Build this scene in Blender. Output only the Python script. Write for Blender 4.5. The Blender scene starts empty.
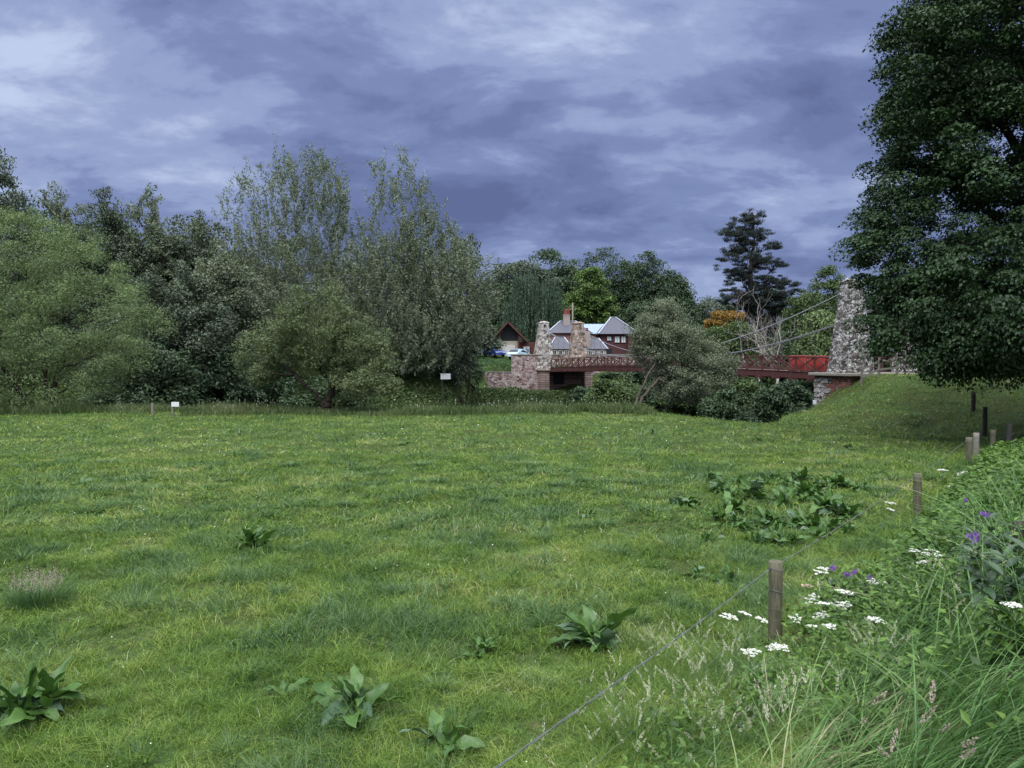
import bpy, bmesh, math, random
import numpy as np
from mathutils import Vector, Matrix
R = math.radians
rng = np.random.default_rng(7)
random.seed(7)
sc = bpy.context.scene
COL = sc.collection

# ------------------------------------------------------------------ camera
F = 745.0; HOR = 362.0; CZ = 3.0
cam = bpy.data.objects.new('camera', bpy.data.cameras.new('camera'))
COL.objects.link(cam)
cam.data.sensor_width = 36; cam.data.lens = 36 * F / 1024
cam.data.clip_start = 0.05; cam.data.clip_end = 3000
PITCH = math.atan((384 - HOR) / F)
cam.location = (0, 0, CZ); cam.rotation_euler = (R(90) - PITCH, 0, 0)
sc.camera = cam

# ------------------------------------------------------------------ world: sky under broken cloud
w = bpy.data.worlds.new("World"); sc.world = w; w.use_nodes = True
nt = w.node_tree; nt.nodes.clear(); N = nt.nodes; L = nt.links
def nd(t, **k):
    n = N.new(t)
    for a, b in k.items(): setattr(n, a, b)
    return n
def mth(op, a, b=None, c=None, clamp=False):
    n = nd('ShaderNodeMath', operation=op); n.use_clamp = clamp
    for i, v in enumerate((a, b, c)):
        if v is None: continue
        if isinstance(v, (int, float)): n.inputs[i].default_value = v
        else: L.new(v, n.inputs[i])
    return n.outputs[0]
SUN_EL, SUN_AZ = 52, -140          # azimuth of the sun measured from +Y towards +X
sky = nd('ShaderNodeTexSky', sky_type='NISHITA'); sky.sun_disc = False
sky.sun_elevation = R(SUN_EL); sky.sun_rotation = R(SUN_AZ)
geo = nd('ShaderNodeTexCoord')
sep = nd('ShaderNodeSeparateXYZ'); L.new(geo.outputs['Generated'], sep.inputs[0])
x, y, z = sep.outputs
KZ = .30
zc = mth('ADD', mth('MAXIMUM', z, 0.0), KZ)
u = mth('DIVIDE', x, zc); v = mth('DIVIDE', y, zc)
cb = nd('ShaderNodeCombineXYZ'); L.new(u, cb.inputs[0]); L.new(v, cb.inputs[1])
def noise(scale, detail, rough, off, dist=0.0, sx=1.0, sy=1.0, rot=0.0):
    m = nd('ShaderNodeMapping'); m.inputs['Location'].default_value = off; m.inputs['Scale'].default_value = (sx, sy, 1); m.inputs['Rotation'].default_value = (0, 0, R(rot))
    L.new(cb.outputs[0], m.inputs[0])
    n = nd('ShaderNodeTexNoise'); n.inputs['Scale'].default_value = scale; n.inputs['Detail'].default_value = detail
    n.inputs['Roughness'].default_value = rough; n.inputs['Distortion'].default_value = dist
    L.new(m.outputs[0], n.inputs['Vector']); return n.outputs['Fac']
n1 = noise(0.95, 3, .5, (3.1, 1.7, 0), .3, .8, 1.0, 12)
n2 = noise(3.4, 7, .58, (8.3, 2.2, 4), .25, .75, 1.0, 12)
n3 = noise(9.0, 5, .55, (1.3, 7.2, 2), .2, .8, 1.1, 12)
base = mth('ADD', mth('MULTIPLY', n1, .55), mth('ADD', mth('MULTIPLY', n2, 1.25), mth('MULTIPLY', n3, .26)))
def blob(px, py, wx, wy, amp):
    d = Vector(((px - 512) / F, 1.0, (HOR - py) / F)); uu = d.x / (d.z + KZ * d.length); vv = d.y / (d.z + KZ * d.length)
    a = mth('DIVIDE', mth('SUBTRACT', u, uu), wx); b = mth('DIVIDE', mth('SUBTRACT', v, vv), wy)
    s = mth('ADD', mth('MULTIPLY', a, a), mth('MULTIPLY', b, b))
    return mth('MULTIPLY', mth('EXPONENT', mth('MULTIPLY', s, -1)), amp)
for p in [(0, 110, .36, .40, .20), (150, 15, .35, .25, .14), (480, 150, 1.2, .9, .03), (430, 15, .3, .2, .12), (660, 50, .28, .2, .12), (800, 205, .3, .3, .06),
          (380, 190, .4, .3, -.07), (860, 90, .28, .3, -.10), (600, 200, .4, .25, -.04), (700, 270, .5, .3, .06), (230, 90, .2, .15, -.10), (585, 95, .12, .05, .07), (300, 60, .2, .15, -.05)]:
    base = mth('ADD', base, blob(*p))
ramp = nd('ShaderNodeValToRGB'); L.new(base, ramp.inputs[0])
cr = ramp.color_ramp; cr.interpolation = 'EASE'
pos = [.70, .86, 1.0, 1.14, 1.36]; cols = [(.118, .156, .325, 1), (.158, .206, .408, 1), (.212, .272, .505, 1), (.315, .392, .640, 1), (.55, .65, .89, 1)]
while len(cr.elements) > 2: cr.elements.remove(cr.elements[-1])
cr.elements[0].position = 0; cr.elements[0].color = cols[0]; cr.elements[1].position = 1; cr.elements[1].color = cols[4]
for p, c in zip(pos[1:4], cols[1:4]):
    e = cr.elements.new((p - .70) / .66); e.color = c
for l in list(ramp.inputs[0].links): nt.links.remove(l)
L.new(mth('DIVIDE', mth('SUBTRACT', base, .755), .66, clamp=True), ramp.inputs[0])
# unseen sky overhead and behind the viewer is brightened to light the ground
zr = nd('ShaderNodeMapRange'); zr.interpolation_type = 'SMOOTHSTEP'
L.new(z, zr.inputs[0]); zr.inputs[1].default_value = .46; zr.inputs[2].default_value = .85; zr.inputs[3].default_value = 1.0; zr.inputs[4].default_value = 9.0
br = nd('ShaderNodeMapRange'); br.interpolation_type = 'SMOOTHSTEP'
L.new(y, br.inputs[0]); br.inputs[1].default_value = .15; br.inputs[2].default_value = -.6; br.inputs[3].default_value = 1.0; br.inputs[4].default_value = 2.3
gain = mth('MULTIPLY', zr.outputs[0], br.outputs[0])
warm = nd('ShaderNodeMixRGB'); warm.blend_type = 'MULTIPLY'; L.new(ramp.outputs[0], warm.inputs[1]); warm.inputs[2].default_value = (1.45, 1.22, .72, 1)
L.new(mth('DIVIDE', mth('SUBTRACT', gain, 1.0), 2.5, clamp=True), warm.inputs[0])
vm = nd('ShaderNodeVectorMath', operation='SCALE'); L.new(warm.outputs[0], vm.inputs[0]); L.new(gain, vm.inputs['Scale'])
bg1 = nd('ShaderNodeBackground'); L.new(sky.outputs[0], bg1.inputs[0]); bg1.inputs[1].default_value = 0.05
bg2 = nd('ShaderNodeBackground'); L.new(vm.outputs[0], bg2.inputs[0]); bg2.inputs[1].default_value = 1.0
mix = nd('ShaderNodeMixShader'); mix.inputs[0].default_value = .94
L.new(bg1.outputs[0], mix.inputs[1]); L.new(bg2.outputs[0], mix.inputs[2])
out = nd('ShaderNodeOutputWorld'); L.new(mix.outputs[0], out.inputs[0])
w.cycles.sampling_method = 'MANUAL'; w.cycles.sample_map_resolution = 512

# ------------------------------------------------------------------ sun (through cloud: weak and very soft)
sl = bpy.data.lights.new('sun', 'SUN'); sl.energy = 1.55; sl.angle = R(14); sl.color = (1.0, .95, .86)
so = bpy.data.objects.new('sun', sl); COL.objects.link(so)
sd = Vector((math.sin(R(SUN_AZ)) * math.cos(R(SUN_EL)), math.cos(R(SUN_AZ)) * math.cos(R(SUN_EL)), math.sin(R(SUN_EL))))
so.rotation_euler = sd.to_track_quat('Z', 'Y').to_euler()
sc.view_settings.view_transform = 'Standard'; sc.view_settings.look = 'None'
sc.view_settings.exposure = 0.0; sc.view_settings.gamma = 1; sc.view_settings.use_curve_mapping = False
sc.cycles.max_bounces = 5; sc.cycles.diffuse_bounces = 3; sc.cycles.glossy_bounces = 2; sc.cycles.transmission_bounces = 3
sc.cycles.transparent_max_bounces = 4; sc.cycles.caustics_reflective = False; sc.cycles.caustics_refractive = False

# ------------------------------------------------------------------ helpers
def W(px, py, Y):
    """the point at distance Y in front of the viewer's place"""
    return Vector(((px - 512) / F * Y, Y, CZ + (HOR - py) / F * Y))
def hsh(i, j, s=0):
    h = (i * 374761393 + j * 668265263 + s * 1442695041) & 0xffffffff
    h = ((h ^ (h >> 13)) * 1274126177) & 0xffffffff
    return ((h ^ (h >> 16)) & 0xffff) / 65535.0
def vnoise(x, y, s=0):
    x = np.asarray(x, float); y = np.asarray(y, float)
    i = np.floor(x).astype(np.int64); j = np.floor(y).astype(np.int64); fx = x - i; fy = y - j
    fx = fx * fx * (3 - 2 * fx); fy = fy * fy * (3 - 2 * fy)
    a = hsh(i, j, s); b = hsh(i + 1, j, s); c = hsh(i, j + 1, s); d = hsh(i + 1, j + 1, s)
    return (a * (1 - fx) + b * fx) * (1 - fy) + (c * (1 - fx) + d * fx) * fy
def sstep(a, b, x):
    t = np.clip((x - a) / (b - a), 0, 1); return t * t * (3 - 2 * t)

def tag(o, label=None, cat=None, group=None, kind=None):
    if label: o['label'] = label
    if cat: o['category'] = cat
    if group: o['group'] = group
    if kind: o['kind'] = kind
    return o
def thing(name, label, cat, loc=(0, 0, 0), rz=0.0, group=None):
    o = bpy.data.objects.new(name, None); COL.objects.link(o); o.empty_display_size = .2
    o.location = loc; o.rotation_euler = (0, 0, rz); return tag(o, label, cat, group)
def link(name, me, mat, parent=None):
    o = bpy.data.objects.new(name, me); COL.objects.link(o)
    if mat is not None and not me.materials:
        for m in (mat if isinstance(mat, (list, tuple)) else [mat]): me.materials.append(m)
    if parent: o.parent = parent
    return o
def npmesh(name, V, Fc, smooth=False, midx=None):
    me = bpy.data.meshes.new(name); V = np.ascontiguousarray(V, np.float32).reshape(-1, 3); Fc = np.ascontiguousarray(Fc, np.int32)
    k = Fc.shape[1]; m = len(Fc)
    me.vertices.add(len(V)); me.vertices.foreach_set('co', V.ravel())
    me.loops.add(m * k); me.loops.foreach_set('vertex_index', Fc.ravel())
    me.polygons.add(m); me.polygons.foreach_set('loop_start', np.arange(0, m * k, k, dtype=np.int32))
    if midx is not None: me.polygons.foreach_set('material_index', np.asarray(midx, np.int32))
    me.polygons.foreach_set('use_smooth', np.full(m, smooth)); me.update(calc_edges=True); return me
def bmobj(name, bm, mat, parent=None, smooth=False):
    bmesh.ops.recalc_face_normals(bm, faces=bm.faces)
    me = bpy.data.meshes.new(name); bm.to_mesh(me); bm.free()
    if smooth:
        for p in me.polygons: p.use_smooth = True
    return link(name, me, mat, parent)
def box(bm, c, s, rz=0.0, taper=None, bevel=0.0, rot=None):
    """box centred at c of size s; taper = (tx, ty) scale of the top"""
    g = bmesh.ops.create_cube(bm, size=1.0)['verts']
    for v_ in g:
        t = 1.0
        if taper and v_.co.z > 0: v_.co.x *= taper[0]; v_.co.y *= taper[1]
        v_.co = Vector((v_.co.x * s[0], v_.co.y * s[1], v_.co.z * s[2]))
    if bevel:
        es = list({e for v_ in g for e in v_.link_edges})
        r_ = bmesh.ops.bevel(bm, geom=es, offset=bevel, segments=1, affect='EDGES'); g = list({v_ for f in r_['faces'] for v_ in f.verts} | {v_ for v_ in g if v_.is_valid})
    M = Matrix.Translation(Vector(c)) @ (rot.to_4x4() if rot else Matrix.Rotation(rz, 4, 'Z'))
    bmesh.ops.transform(bm, matrix=M, verts=g); return g
def bar(bm, a, b, wd, ht=None, up=Vector((0, 0, 1))):
    """rectangular bar from a to b"""
    a = Vector(a); b = Vector(b); d = b - a; ht = ht or wd
    xx = d.normalized(); yy = up.cross(xx)
    if yy.length < 1e-4: yy = Vector((0, 1, 0)).cross(xx)
    yy.normalize(); zz = xx.cross(yy); M3 = Matrix((xx, yy, zz)).transposed()
    return box(bm, (a + b) / 2, (d.length, wd, ht), rot=M3)
def tube_np(pts, rad, n=6, close=True):
    pts = np.asarray(pts, float); rad = np.broadcast_to(np.asarray(rad, float), (len(pts),)); k = len(pts)
    t = np.gradient(pts, axis=0); t /= np.linalg.norm(t, axis=1)[:, None] + 1e-9
    ref = np.array([0, 0, 1.]) if abs(t[0][2]) < .9 else np.array([1., 0, 0])
    a = np.cross(t, ref); a /= np.linalg.norm(a, axis=1)[:, None] + 1e-9; b = np.cross(t, a)
    th = np.arange(n) * 2 * np.pi / n
    V = pts[:, None] + rad[:, None, None] * (a[:, None] * np.cos(th)[None, :, None] + b[:, None] * np.sin(th)[None, :, None])
    i = np.arange(k - 1)[:, None] * n; j = np.arange(n)[None]
    Q = np.stack([i + j, i + (j + 1) % n, i + n + (j + 1) % n, i + n + j], -1).reshape(-1, 4)
    V = V.reshape(-1, 3)
    if close:      # pinch both ends shut with an extra ring
        V = np.concatenate([V, np.repeat(pts[:1], n, 0), np.repeat(pts[-1:], n, 0)])
        s = k * n; jj = np.arange(n); j2 = (jj + 1) % n
        Q = np.concatenate([Q, np.stack([s + jj, s + j2, j2, jj], -1), np.stack([(k - 1) * n + jj, (k - 1) * n + j2, s + n + j2, s + n + jj], -1)])
    return V, Q
def merge(parts):
    Vs, Fs, o = [], [], 0
    for V, Fc in parts: Vs.append(V); Fs.append(Fc + o); o += len(V)
    return np.concatenate(Vs), np.concatenate(Fs)

# ------------------------------------------------------------------ materials
def newmat(name):
    m = bpy.data.materials.new(name); m.use_nodes = True; t = m.node_tree; t.nodes.clear(); return m, t
class NB:
    def __init__(s, name):
        s.m, s.t = newmat(name); s.out = s.n('ShaderNodeOutputMaterial')
    def n(s, ty, **k):
        n = s.t.nodes.new(ty)
        for a, b in k.items(): setattr(n, a, b)
        return n
    def l(s, a, b): s.t.links.new(a, b)
    def val(s, inp, v_):
        if isinstance(v_, (int, float)): inp.default_value = v_
        elif isinstance(v_, (tuple, list)): inp.default_value = tuple(v_) + ((1,) if len(v_) == 3 and inp.type == 'RGBA' else ())
        else: s.l(v_, inp)
    def math(s, op, a, b=0.0, clamp=False):
        n = s.n('ShaderNodeMath', operation=op); n.use_clamp = clamp; s.val(n.inputs[0], a); s.val(n.inputs[1], b); return n.outputs[0]
    def coord(s, k='Object', scale=None):
        c = s.n('ShaderNodeTexCoord').outputs[k]
        if scale:
            mp = s.n('ShaderNodeMapping'); mp.inputs['Scale'].default_value = scale; s.l(c, mp.inputs[0]); c = mp.outputs[0]
        return c
    def pos(s): return s.n('ShaderNodeNewGeometry').outputs['Position']
    def noise(s, vec, scale, detail=3, rough=.5, dist=0.0):
        n = s.n('ShaderNodeTexNoise'); s.l(vec, n.inputs['Vector']); n.inputs['Scale'].default_value = scale
        n.inputs['Detail'].default_value = detail; n.inputs['Roughness'].default_value = rough; n.inputs['Distortion'].default_value = dist; return n.outputs['Fac']
    def ramp(s, f, stops, interp='LINEAR'):
        n = s.n('ShaderNodeValToRGB'); s.l(f, n.inputs[0]); c = n.color_ramp; c.interpolation = interp
        c.elements[0].position = stops[0][0]; c.elements[0].color = tuple(stops[0][1]) + (1,)
        c.elements[1].position = stops[-1][0]; c.elements[1].color = tuple(stops[-1][1]) + (1,)
        for p, q in stops[1:-1]:
            e = c.elements.new(p); e.color = tuple(q) + (1,)
        return n.outputs[0]
    def mixc(s, f, a, b, mode='MIX'):
        n = s.n('ShaderNodeMixRGB'); n.blend_type = mode; s.val(n.inputs[0], f); s.val(n.inputs[1], a); s.val(n.inputs[2], b); return n.outputs[0]
    def bump(s, h, strength, dist=.02):
        n = s.n('ShaderNodeBump'); n.inputs['Strength'].default_value = strength; n.inputs['Distance'].default_value = dist; s.l(h, n.inputs['Height']); return n.outputs[0]
    def principled(s, col, rough=.7, spec=.3, normal=None, metal=0.0, **k):
        p = s.n('ShaderNodeBsdfPrincipled'); s.val(p.inputs['Base Color'], col); s.val(p.inputs['Roughness'], rough)
        p.inputs['Specular IOR Level'].default_value = spec; p.inputs['Metallic'].default_value = metal
        if normal is not None: s.l(normal, p.inputs['Normal'])
        for a, b in k.items(): s.val(p.inputs[a.replace('_', ' ')], b)
        s.p = p; s.l(p.outputs[0], s.out.inputs[0]); return s.m
def leafmat(name, ca, cb, trans=.25, rough=.5, spec=.35, nscale=.35, warm=None):
    """leaves: colour varies from clump to clump and leaf to leaf"""
    b = NB(name); g = b.n('ShaderNodeNewGeometry')
    n1 = b.noise(g.outputs['Position'], nscale, 3, .6)
    f = b.math('ADD', b.math('MULTIPLY', b.math('SUBTRACT', n1, .5), 1.6), b.math('MULTIPLY', g.outputs['Random Per Island'], .75))
    c = b.ramp(b.math('ADD', f, .12), [(0, ca), (1, cb)] if warm is None else [(0, ca), (.72, cb), (1, warm)])
    p = b.n('ShaderNodeBsdfPrincipled'); b.l(c, p.inputs['Base Color']); p.inputs['Roughness'].default_value = rough; p.inputs['Specular IOR Level'].default_value = spec
    t = b.n('ShaderNodeBsdfTranslucent'); b.l(b.mixc(.5, c, (.9, 1, .35), 'MULTIPLY'), t.inputs[0])
    mx = b.n('ShaderNodeMixShader'); mx.inputs[0].default_value = trans; b.l(p.outputs[0], mx.inputs[1]); b.l(t.outputs[0], mx.inputs[2])
    b.l(mx.outputs[0], b.out.inputs[0]); return b.m
def plain(name, col, rough=.6, spec=.3, var=.25, scale=3.0, metal=0.0, bump=.0):
    b = NB(name); co = b.coord(); n = b.noise(co, scale, 5, .6)
    c = b.mixc(b.math('MULTIPLY', n, 1.0), tuple(q * (1 - var) for q in col), tuple(min(q * (1 + var), 1) for q in col))
    return b.principled(c, rough, spec, b.bump(n, bump) if bump else None, metal)
def stonemat(name, dark, mid, light, patch=.5, scale=3.2, wob=.12):
    """rubble masonry: irregular stones of differing tone with white lichen on their faces and sunk joints"""
    b = NB(name); co = b.coord(scale=(1, 1, 1.5))
    wn = b.n('ShaderNodeTexNoise'); b.l(co, wn.inputs['Vector']); wn.inputs['Scale'].default_value = 2.3
    vv = b.n('ShaderNodeVectorMath', operation='MULTIPLY_ADD'); b.l(wn.outputs['Color'], vv.inputs[0]); vv.inputs[1].default_value = (wob,) * 3; b.l(co, vv.inputs[2])
    vo = b.n('ShaderNodeTexVoronoi'); b.l(vv.outputs[0], vo.inputs['Vector']); vo.inputs['Scale'].default_value = scale; vo.inputs['Randomness'].default_value = .85
    ve = b.n('ShaderNodeTexVoronoi', feature='DISTANCE_TO_EDGE'); b.l(vv.outputs[0], ve.inputs['Vector']); ve.inputs['Scale'].default_value = scale; ve.inputs['Randomness'].default_value = .85
    sepc = b.n('ShaderNodeSeparateColor'); b.l(vo.outputs['Color'], sepc.inputs[0])
    stone = b.ramp(sepc.outputs[0], [(0, dark), (.5, mid), (1, tuple(.5 * (p + q) for p, q in zip(mid, light)))])
    fine = b.noise(b.coord(), 10.0, 6, .66); big = b.noise(b.coord(), .9, 3, .5)
    lich = b.math('ADD', b.math('ADD', b.math('MULTIPLY', fine, .9), b.math('MULTIPLY', big, .35)), b.math('MULTIPLY', sepc.outputs[1], .25))
    lm = b.ramp(lich, [(.72 + .16 * (1 - patch), (0, 0, 0)), (.80 + .16 * (1 - patch), (1, 1, 1))])
    c = b.mixc(lm, stone, light)
    jm = b.ramp(ve.outputs['Distance'], [(.0, (1, 1, 1)), (.07, (0, 0, 0))])
    c = b.mixc(b.math('MULTIPLY', jm, .7), c, tuple(q * .55 for q in dark))
    h = b.math('ADD', b.math('MULTIPLY', b.math('MINIMUM', ve.outputs['Distance'], .12), 6.0), b.math('MULTIPLY', fine, .5))
    return b.principled(c, .9, .15, b.bump(h, .8, .06))

M = {}
M['pylon'] = stonemat('lichened_rubble', (.045, .038, .037), (.15, .130, .122), (.47, .46, .46), .52, 4.2)
M['farpylon'] = stonemat('lichened_rubble_pale', (.10, .085, .08), (.20, .17, .155), (.52, .50, .47), .60, 2.6)
M['pinkstone'] = stonemat('pink_sandstone_rubble', (.10, .055, .05), (.24, .155, .14), (.52, .46, .46), .60, 3.0)
M['brownpylon'] = stonemat('brown_sandstone_rubble', (.10, .07, .055), (.21, .15, .12), (.46, .40, .36), .35, 2.4)
M['capstone'] = plain('capstone', (.21, .19, .17), .9, .1, .4, 5, bump=.5)
def brickmat(name, c1, c2, mortar, bw, bh, lich=.5, rot=True):
    b = NB(name); co = b.coord(); sp = b.n('ShaderNodeSeparateXYZ'); b.l(co, sp.inputs[0])
    cbn = b.n('ShaderNodeCombineXYZ'); b.l(b.math('ADD', sp.outputs[0], sp.outputs[1]), cbn.inputs[0]); b.l(sp.outputs[2], cbn.inputs[1])
    br_ = b.n('ShaderNodeTexBrick'); b.l(cbn.outputs[0], br_.inputs['Vector']); br_.inputs['Scale'].default_value = 1
    br_.inputs['Brick Width'].default_value = bw; br_.inputs['Row Height'].default_value = bh; br_.inputs['Mortar Size'].default_value = bh * .09
    br_.inputs['Color1'].default_value = c1 + (1,); br_.inputs['Color2'].default_value = c2 + (1,); br_.inputs['Mortar'].default_value = mortar + (1,)
    fine = b.noise(co, 5.0, 7, .7); lm = b.ramp(fine, [(.62 - .12 * lich, (0, 0, 0)), (.70 - .10 * lich, (1, 1, 1))])
    c = b.mixc(b.math('MULTIPLY', lm, lich), br_.outputs['Color'], (.46, .44, .43))
    h = b.math('SUBTRACT', b.math('MULTIPLY', fine, .4), br_.outputs['Fac'])
    return b.principled(c, .9, .15, b.bump(h, .7, .03))
M['brick'] = brickmat('red_stone_courses', (.20, .075, .055), (.10, .05, .045), (.05, .045, .04), .42, .15, .55)
M['quoin'] = brickmat('dressed_pink_courses', (.30, .215, .19), (.20, .14, .125), (.025, .022, .02), 1.4, .30, .5)
M['recess'] = brickmat('dark_pink_courses', (.26, .17, .15), (.15, .10, .09), (.03, .026, .022), 1.1, .30, .2)  # coursed stone in a darker tone than the piers
M['housebrick'] = brickmat('house_sandstone', (.25, .12, .10), (.19, .095, .085), (.22, .15, .13), .5, .2, .1)
M['ironred'] = plain('oxide_red_paint', (.078, .028, .028), .6, .35, .25, 4)
M['ironlattice'] = plain('weathered_oxide_paint', (.085, .036, .033), .65, .3, .35, 6)
M['deckwood'] = plain('deck_planks', (.15, .12, .10), .85, .1, .3, 5)
M['chain'] = plain('grey_iron', (.20, .20, .22), .5, .5, .2, 8, .2)
M['darkchain'] = plain('dark_iron', (.06, .06, .065), .5, .5, .2, 8, .3)
def slatemat(name, col, bh=.3):
    b = NB(name); co = b.coord(); n = b.noise(co, 6, 6, .7)
    wv = b.n('ShaderNodeTexWave'); wv.bands_direction = 'Z'; b.l(co, wv.inputs['Vector']); wv.inputs['Scale'].default_value = 1 / bh * .3
    c = b.mixc(n, tuple(q * .65 for q in col), tuple(q * 1.35 for q in col))
    return b.principled(c, .6, .35, b.bump(b.math('ADD', n, b.math('MULTIPLY', wv.outputs['Fac'], .5)), .5, .03))
M['slate'] = slatemat("slate", (.068, .067, .088)); M['darkslate'] = slatemat('dark_slate', (.045, .040, .042))
M['seam'] = plain('blue_grey_sheet', (.20, .255, .36), .45, .4, .1, 2)
M['lead'] = plain('lead_ridge', (.30, .33, .40), .5, .4, .1, 3)
M['redclad'] = plain('dark_red_boards', (.075, .030, .031), .8, .2, .2, 4)
M['blackclad'] = plain('black_boards', (.012, .013, .016), .5, .4, .4, 3)
M['timber'] = plain('red_brown_timber', (.085, .034, .030), .7, .2, .2, 5)
M['cream'] = plain('cream_render', (.38, .34, .28), .8, .2, .15, 3)
M['white'] = plain('white_paint', (.60, .60, .61), .5, .3, .15, 6)
M['garagedoor'] = plain('pale_garage_door', (.58, .55, .55), .5, .3, .06, 3)
M['glassdark'] = plain('window_glass', (.02, .025, .03), .08, .6, .1, 1)
M['blind'] = plain('pale_blind', (.50, .58, .58), .5, .3, .08, 3)
M['potred'] = plain('terracotta', (.16, .045, .038), .85, .2, .2, 5)
M['chimstone'] = plain('chimney_stone', (.30, .25, .23), .9, .1, .3, 6)
M['post'] = None
b = NB('weathered_post'); co = b.coord(scale=(1, 1, .12)); n = b.noise(co, 55, 6, .65, .3); n2 = b.noise(b.coord(), 6, 3)
c = b.ramp(n, [(.25, (.032, .026, .018)), (.5, (.105, .092, .066)), (.8, (.20, .18, .135))]); c = b.mixc(b.math('MULTIPLY', n2, .45), c, (.09, .10, .06))
M['post'] = b.principled(c, .9, .15, b.bump(n, .8, .01))
M['greypost'] = plain('grey_wood', (.17, .155, .135), .9, .1, .4, 9, bump=.4)
M['darkpost'] = plain('dark_post_wood', (.045, .037, .032), .8, .2, .4, 9, bump=.4)  # darker wood tone than the other posts
M['wire'] = plain('galvanised_wire', (.13, .14, .15), .55, .4, .4, 30, .35)
M['redplastic'] = plain('red_plastic', (.36, .050, .042), .55, .4, .1, 2)
M['orange'] = plain('orange_panel', (.85, .33, .04), .5, .3, .1, 2)
M['yellow'] = plain('yellow_panel', (.72, .55, .10), .5, .3, .1, 2)
M['black'] = plain('black_rubber', (.015, .015, .016), .7, .3, .1, 3)
M['bark'] = plain('bark', (.075, .062, .05), .95, .05, .5, 6, bump=.8)
M['barkdark'] = plain('dark_bark', (.035, .029, .025), .95, .05, .5, 6, bump=.8)
M['barkpale'] = plain('bleached_dead_wood', (.27, .235, .225), .9, .1, .3, 6, bump=.5)

# ------------------------------------------------------------------ terrain
def seg_dist(x, y, pts):
    best = np.full(np.shape(x), 1e9)
    for (ax, ay), (bx, by) in zip(pts[:-1], pts[1:]):
        dx, dy = bx - ax, by - ay; t = np.clip(((x - ax) * dx + (y - ay) * dy) / (dx * dx + dy * dy), 0, 1)
        best = np.minimum(best, np.hypot(x - ax - t * dx, y - ay - t * dy))
    return best
def shore(x): return 45.2 + .8 * np.sin(x * .21) + .5 * np.sin(x * .5 + 1) - 9.5 * np.exp(-((x - 12.6) / 3.0) ** 2)
CREST = [(18.0, 44.5), (22.0, 44.0), (27, 41.5), (35, 38.5), (60, 33), (140, 28)]
def fence_s(x, y): return (x + 3.1) * .797 - y * .605
def terrain(x, y):
    x = np.asarray(x, float); y = np.asarray(y, float)
    m = .10 * (vnoise(x * .22, y * .22, 1) - .5) + .07 * (vnoise(x * .8, y * .8, 2) - .5) + .05 * (vnoise(x * 2.3, y * 2.3, 3) - .5)
    s = fence_s(x, y) + .25 * (vnoise(x * .5, y * .5, 4) - .5)
    bank = 1.38 * sstep(.15, 2.7, s) * (1 - .72 * sstep(9, 21, y))
    d = seg_dist(x, y, CREST) + .8 * (vnoise(x * .4, y * .4, 5) - .5)
    emb = 2.2 * (1 - sstep(1.6, 14.5, d)) * sstep(0, 1, (x + .5 * (vnoise(x * .5, y * .5, 9) - .5) - np.interp(y, [27, 44], [8.5, 17.9])) / np.interp(y, [27, 44], [11.0, 3.9]))
    emb = np.where(y > np.interp(x, [20, 22, 60], [48, 46, 44]), 2.2 * (1 - sstep(3.0, 9.0, seg_dist(x, y, CREST))) * sstep(19.5, 21.0, x), emb)
    near = m + np.maximum(bank, emb) + .1 * sstep(.3, 1.0, emb) * (vnoise(x * 1.1, y * 1.1, 6) - .5)
    ye = shore(x)
    near = near - (2.7 + np.maximum(emb, 0)) * sstep(0, 4.5, y - ye - 1.5 * sstep(16, 18, x))
    yf = np.interp(x, [-200, -60, -20, -10, -6.6, -5.2, 4, 14, 30, 60, 200], [52, 62, 72, 75, 80, 95.5, 97.0, 99, 101, 108, 150])
    t = y - yf
    far = -2.7 + 1.7 * sstep(-3.5, .5, t) + np.where((x > -5) & (x < 14), 3.6 * sstep(2.6, 5.5, t), 3.6 * sstep(0, 8, t)) + 1.3 * sstep(7, 20, t) + .012 * np.maximum(t - 20, 0)
    far = far + .3 * (vnoise(x * .15, y * .15, 8) - .5) * sstep(4, 12, t)
    mid = ye + .5 * (yf - ye)
    return np.where(y < mid, np.minimum(near, near), far)
def tz(x, y): return float(terrain(np.array([x]), np.array([y]))[0])
def axis(lo, hi, fine_lo, fine_hi, st, grow=1.18):
    a = list(np.arange(fine_lo, fine_hi + 1e-6, st)); s = st; p = fine_lo; pre = []
    while p > lo: s *= grow; p -= s; pre.append(p)
    s = st; p = a[-1]; post = []
    while p < hi: s *= grow; p += s; post.append(p)
    return np.array(pre[::-1] + a + post)
gx = axis(-1500, 1500, -14, 26, .22, 1.035); gy = axis(-60, 2200, 2.0, 48, .22, 1.03)
X, Yg = np.meshgrid(gx, gy); Z = terrain(X, Yg); nx, ny = len(gx), len(gy)
i = np.arange(ny - 1)[:, None] * nx + np.arange(nx - 1)[None]
Q = np.stack([i, i + 1, i + nx + 1, i + nx], -1).reshape(-1, 4)
b = NB('meadow_soil_and_turf'); p = b.pos(); n1 = b.noise(p, .55, 4, .6); n2 = b.noise(p, 9, 6, .7); n3 = b.noise(p, .16, 2)
c = b.ramp(n2, [(.25, (.022, .026, .010)), (.55, (.045, .062, .018)), (.8, (.08, .095, .035))])
c = b.mixc(b.ramp(n1, [(.42, (0, 0, 0)), (.62, (.6, .6, .6))]), c, (.045, .085, .025))
c = b.mixc(b.ramp(b.noise(p, 1.3, 5, .65), [(.60, (0, 0, 0)), (.72, (.55, .55, .55))]), c, (.085, .062, .035))
M['ground'] = b.principled(c, .95, .1, b.bump(n2, .6, .03))
tag(link('meadow_ground', npmesh('meadow_ground', np.stack([X, Yg, Z], -1), Q, True), M['ground']), kind='structure')
b = NB('river_water'); p = b.pos(); n = b.noise(p, 1.4, 3, .5)
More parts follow.
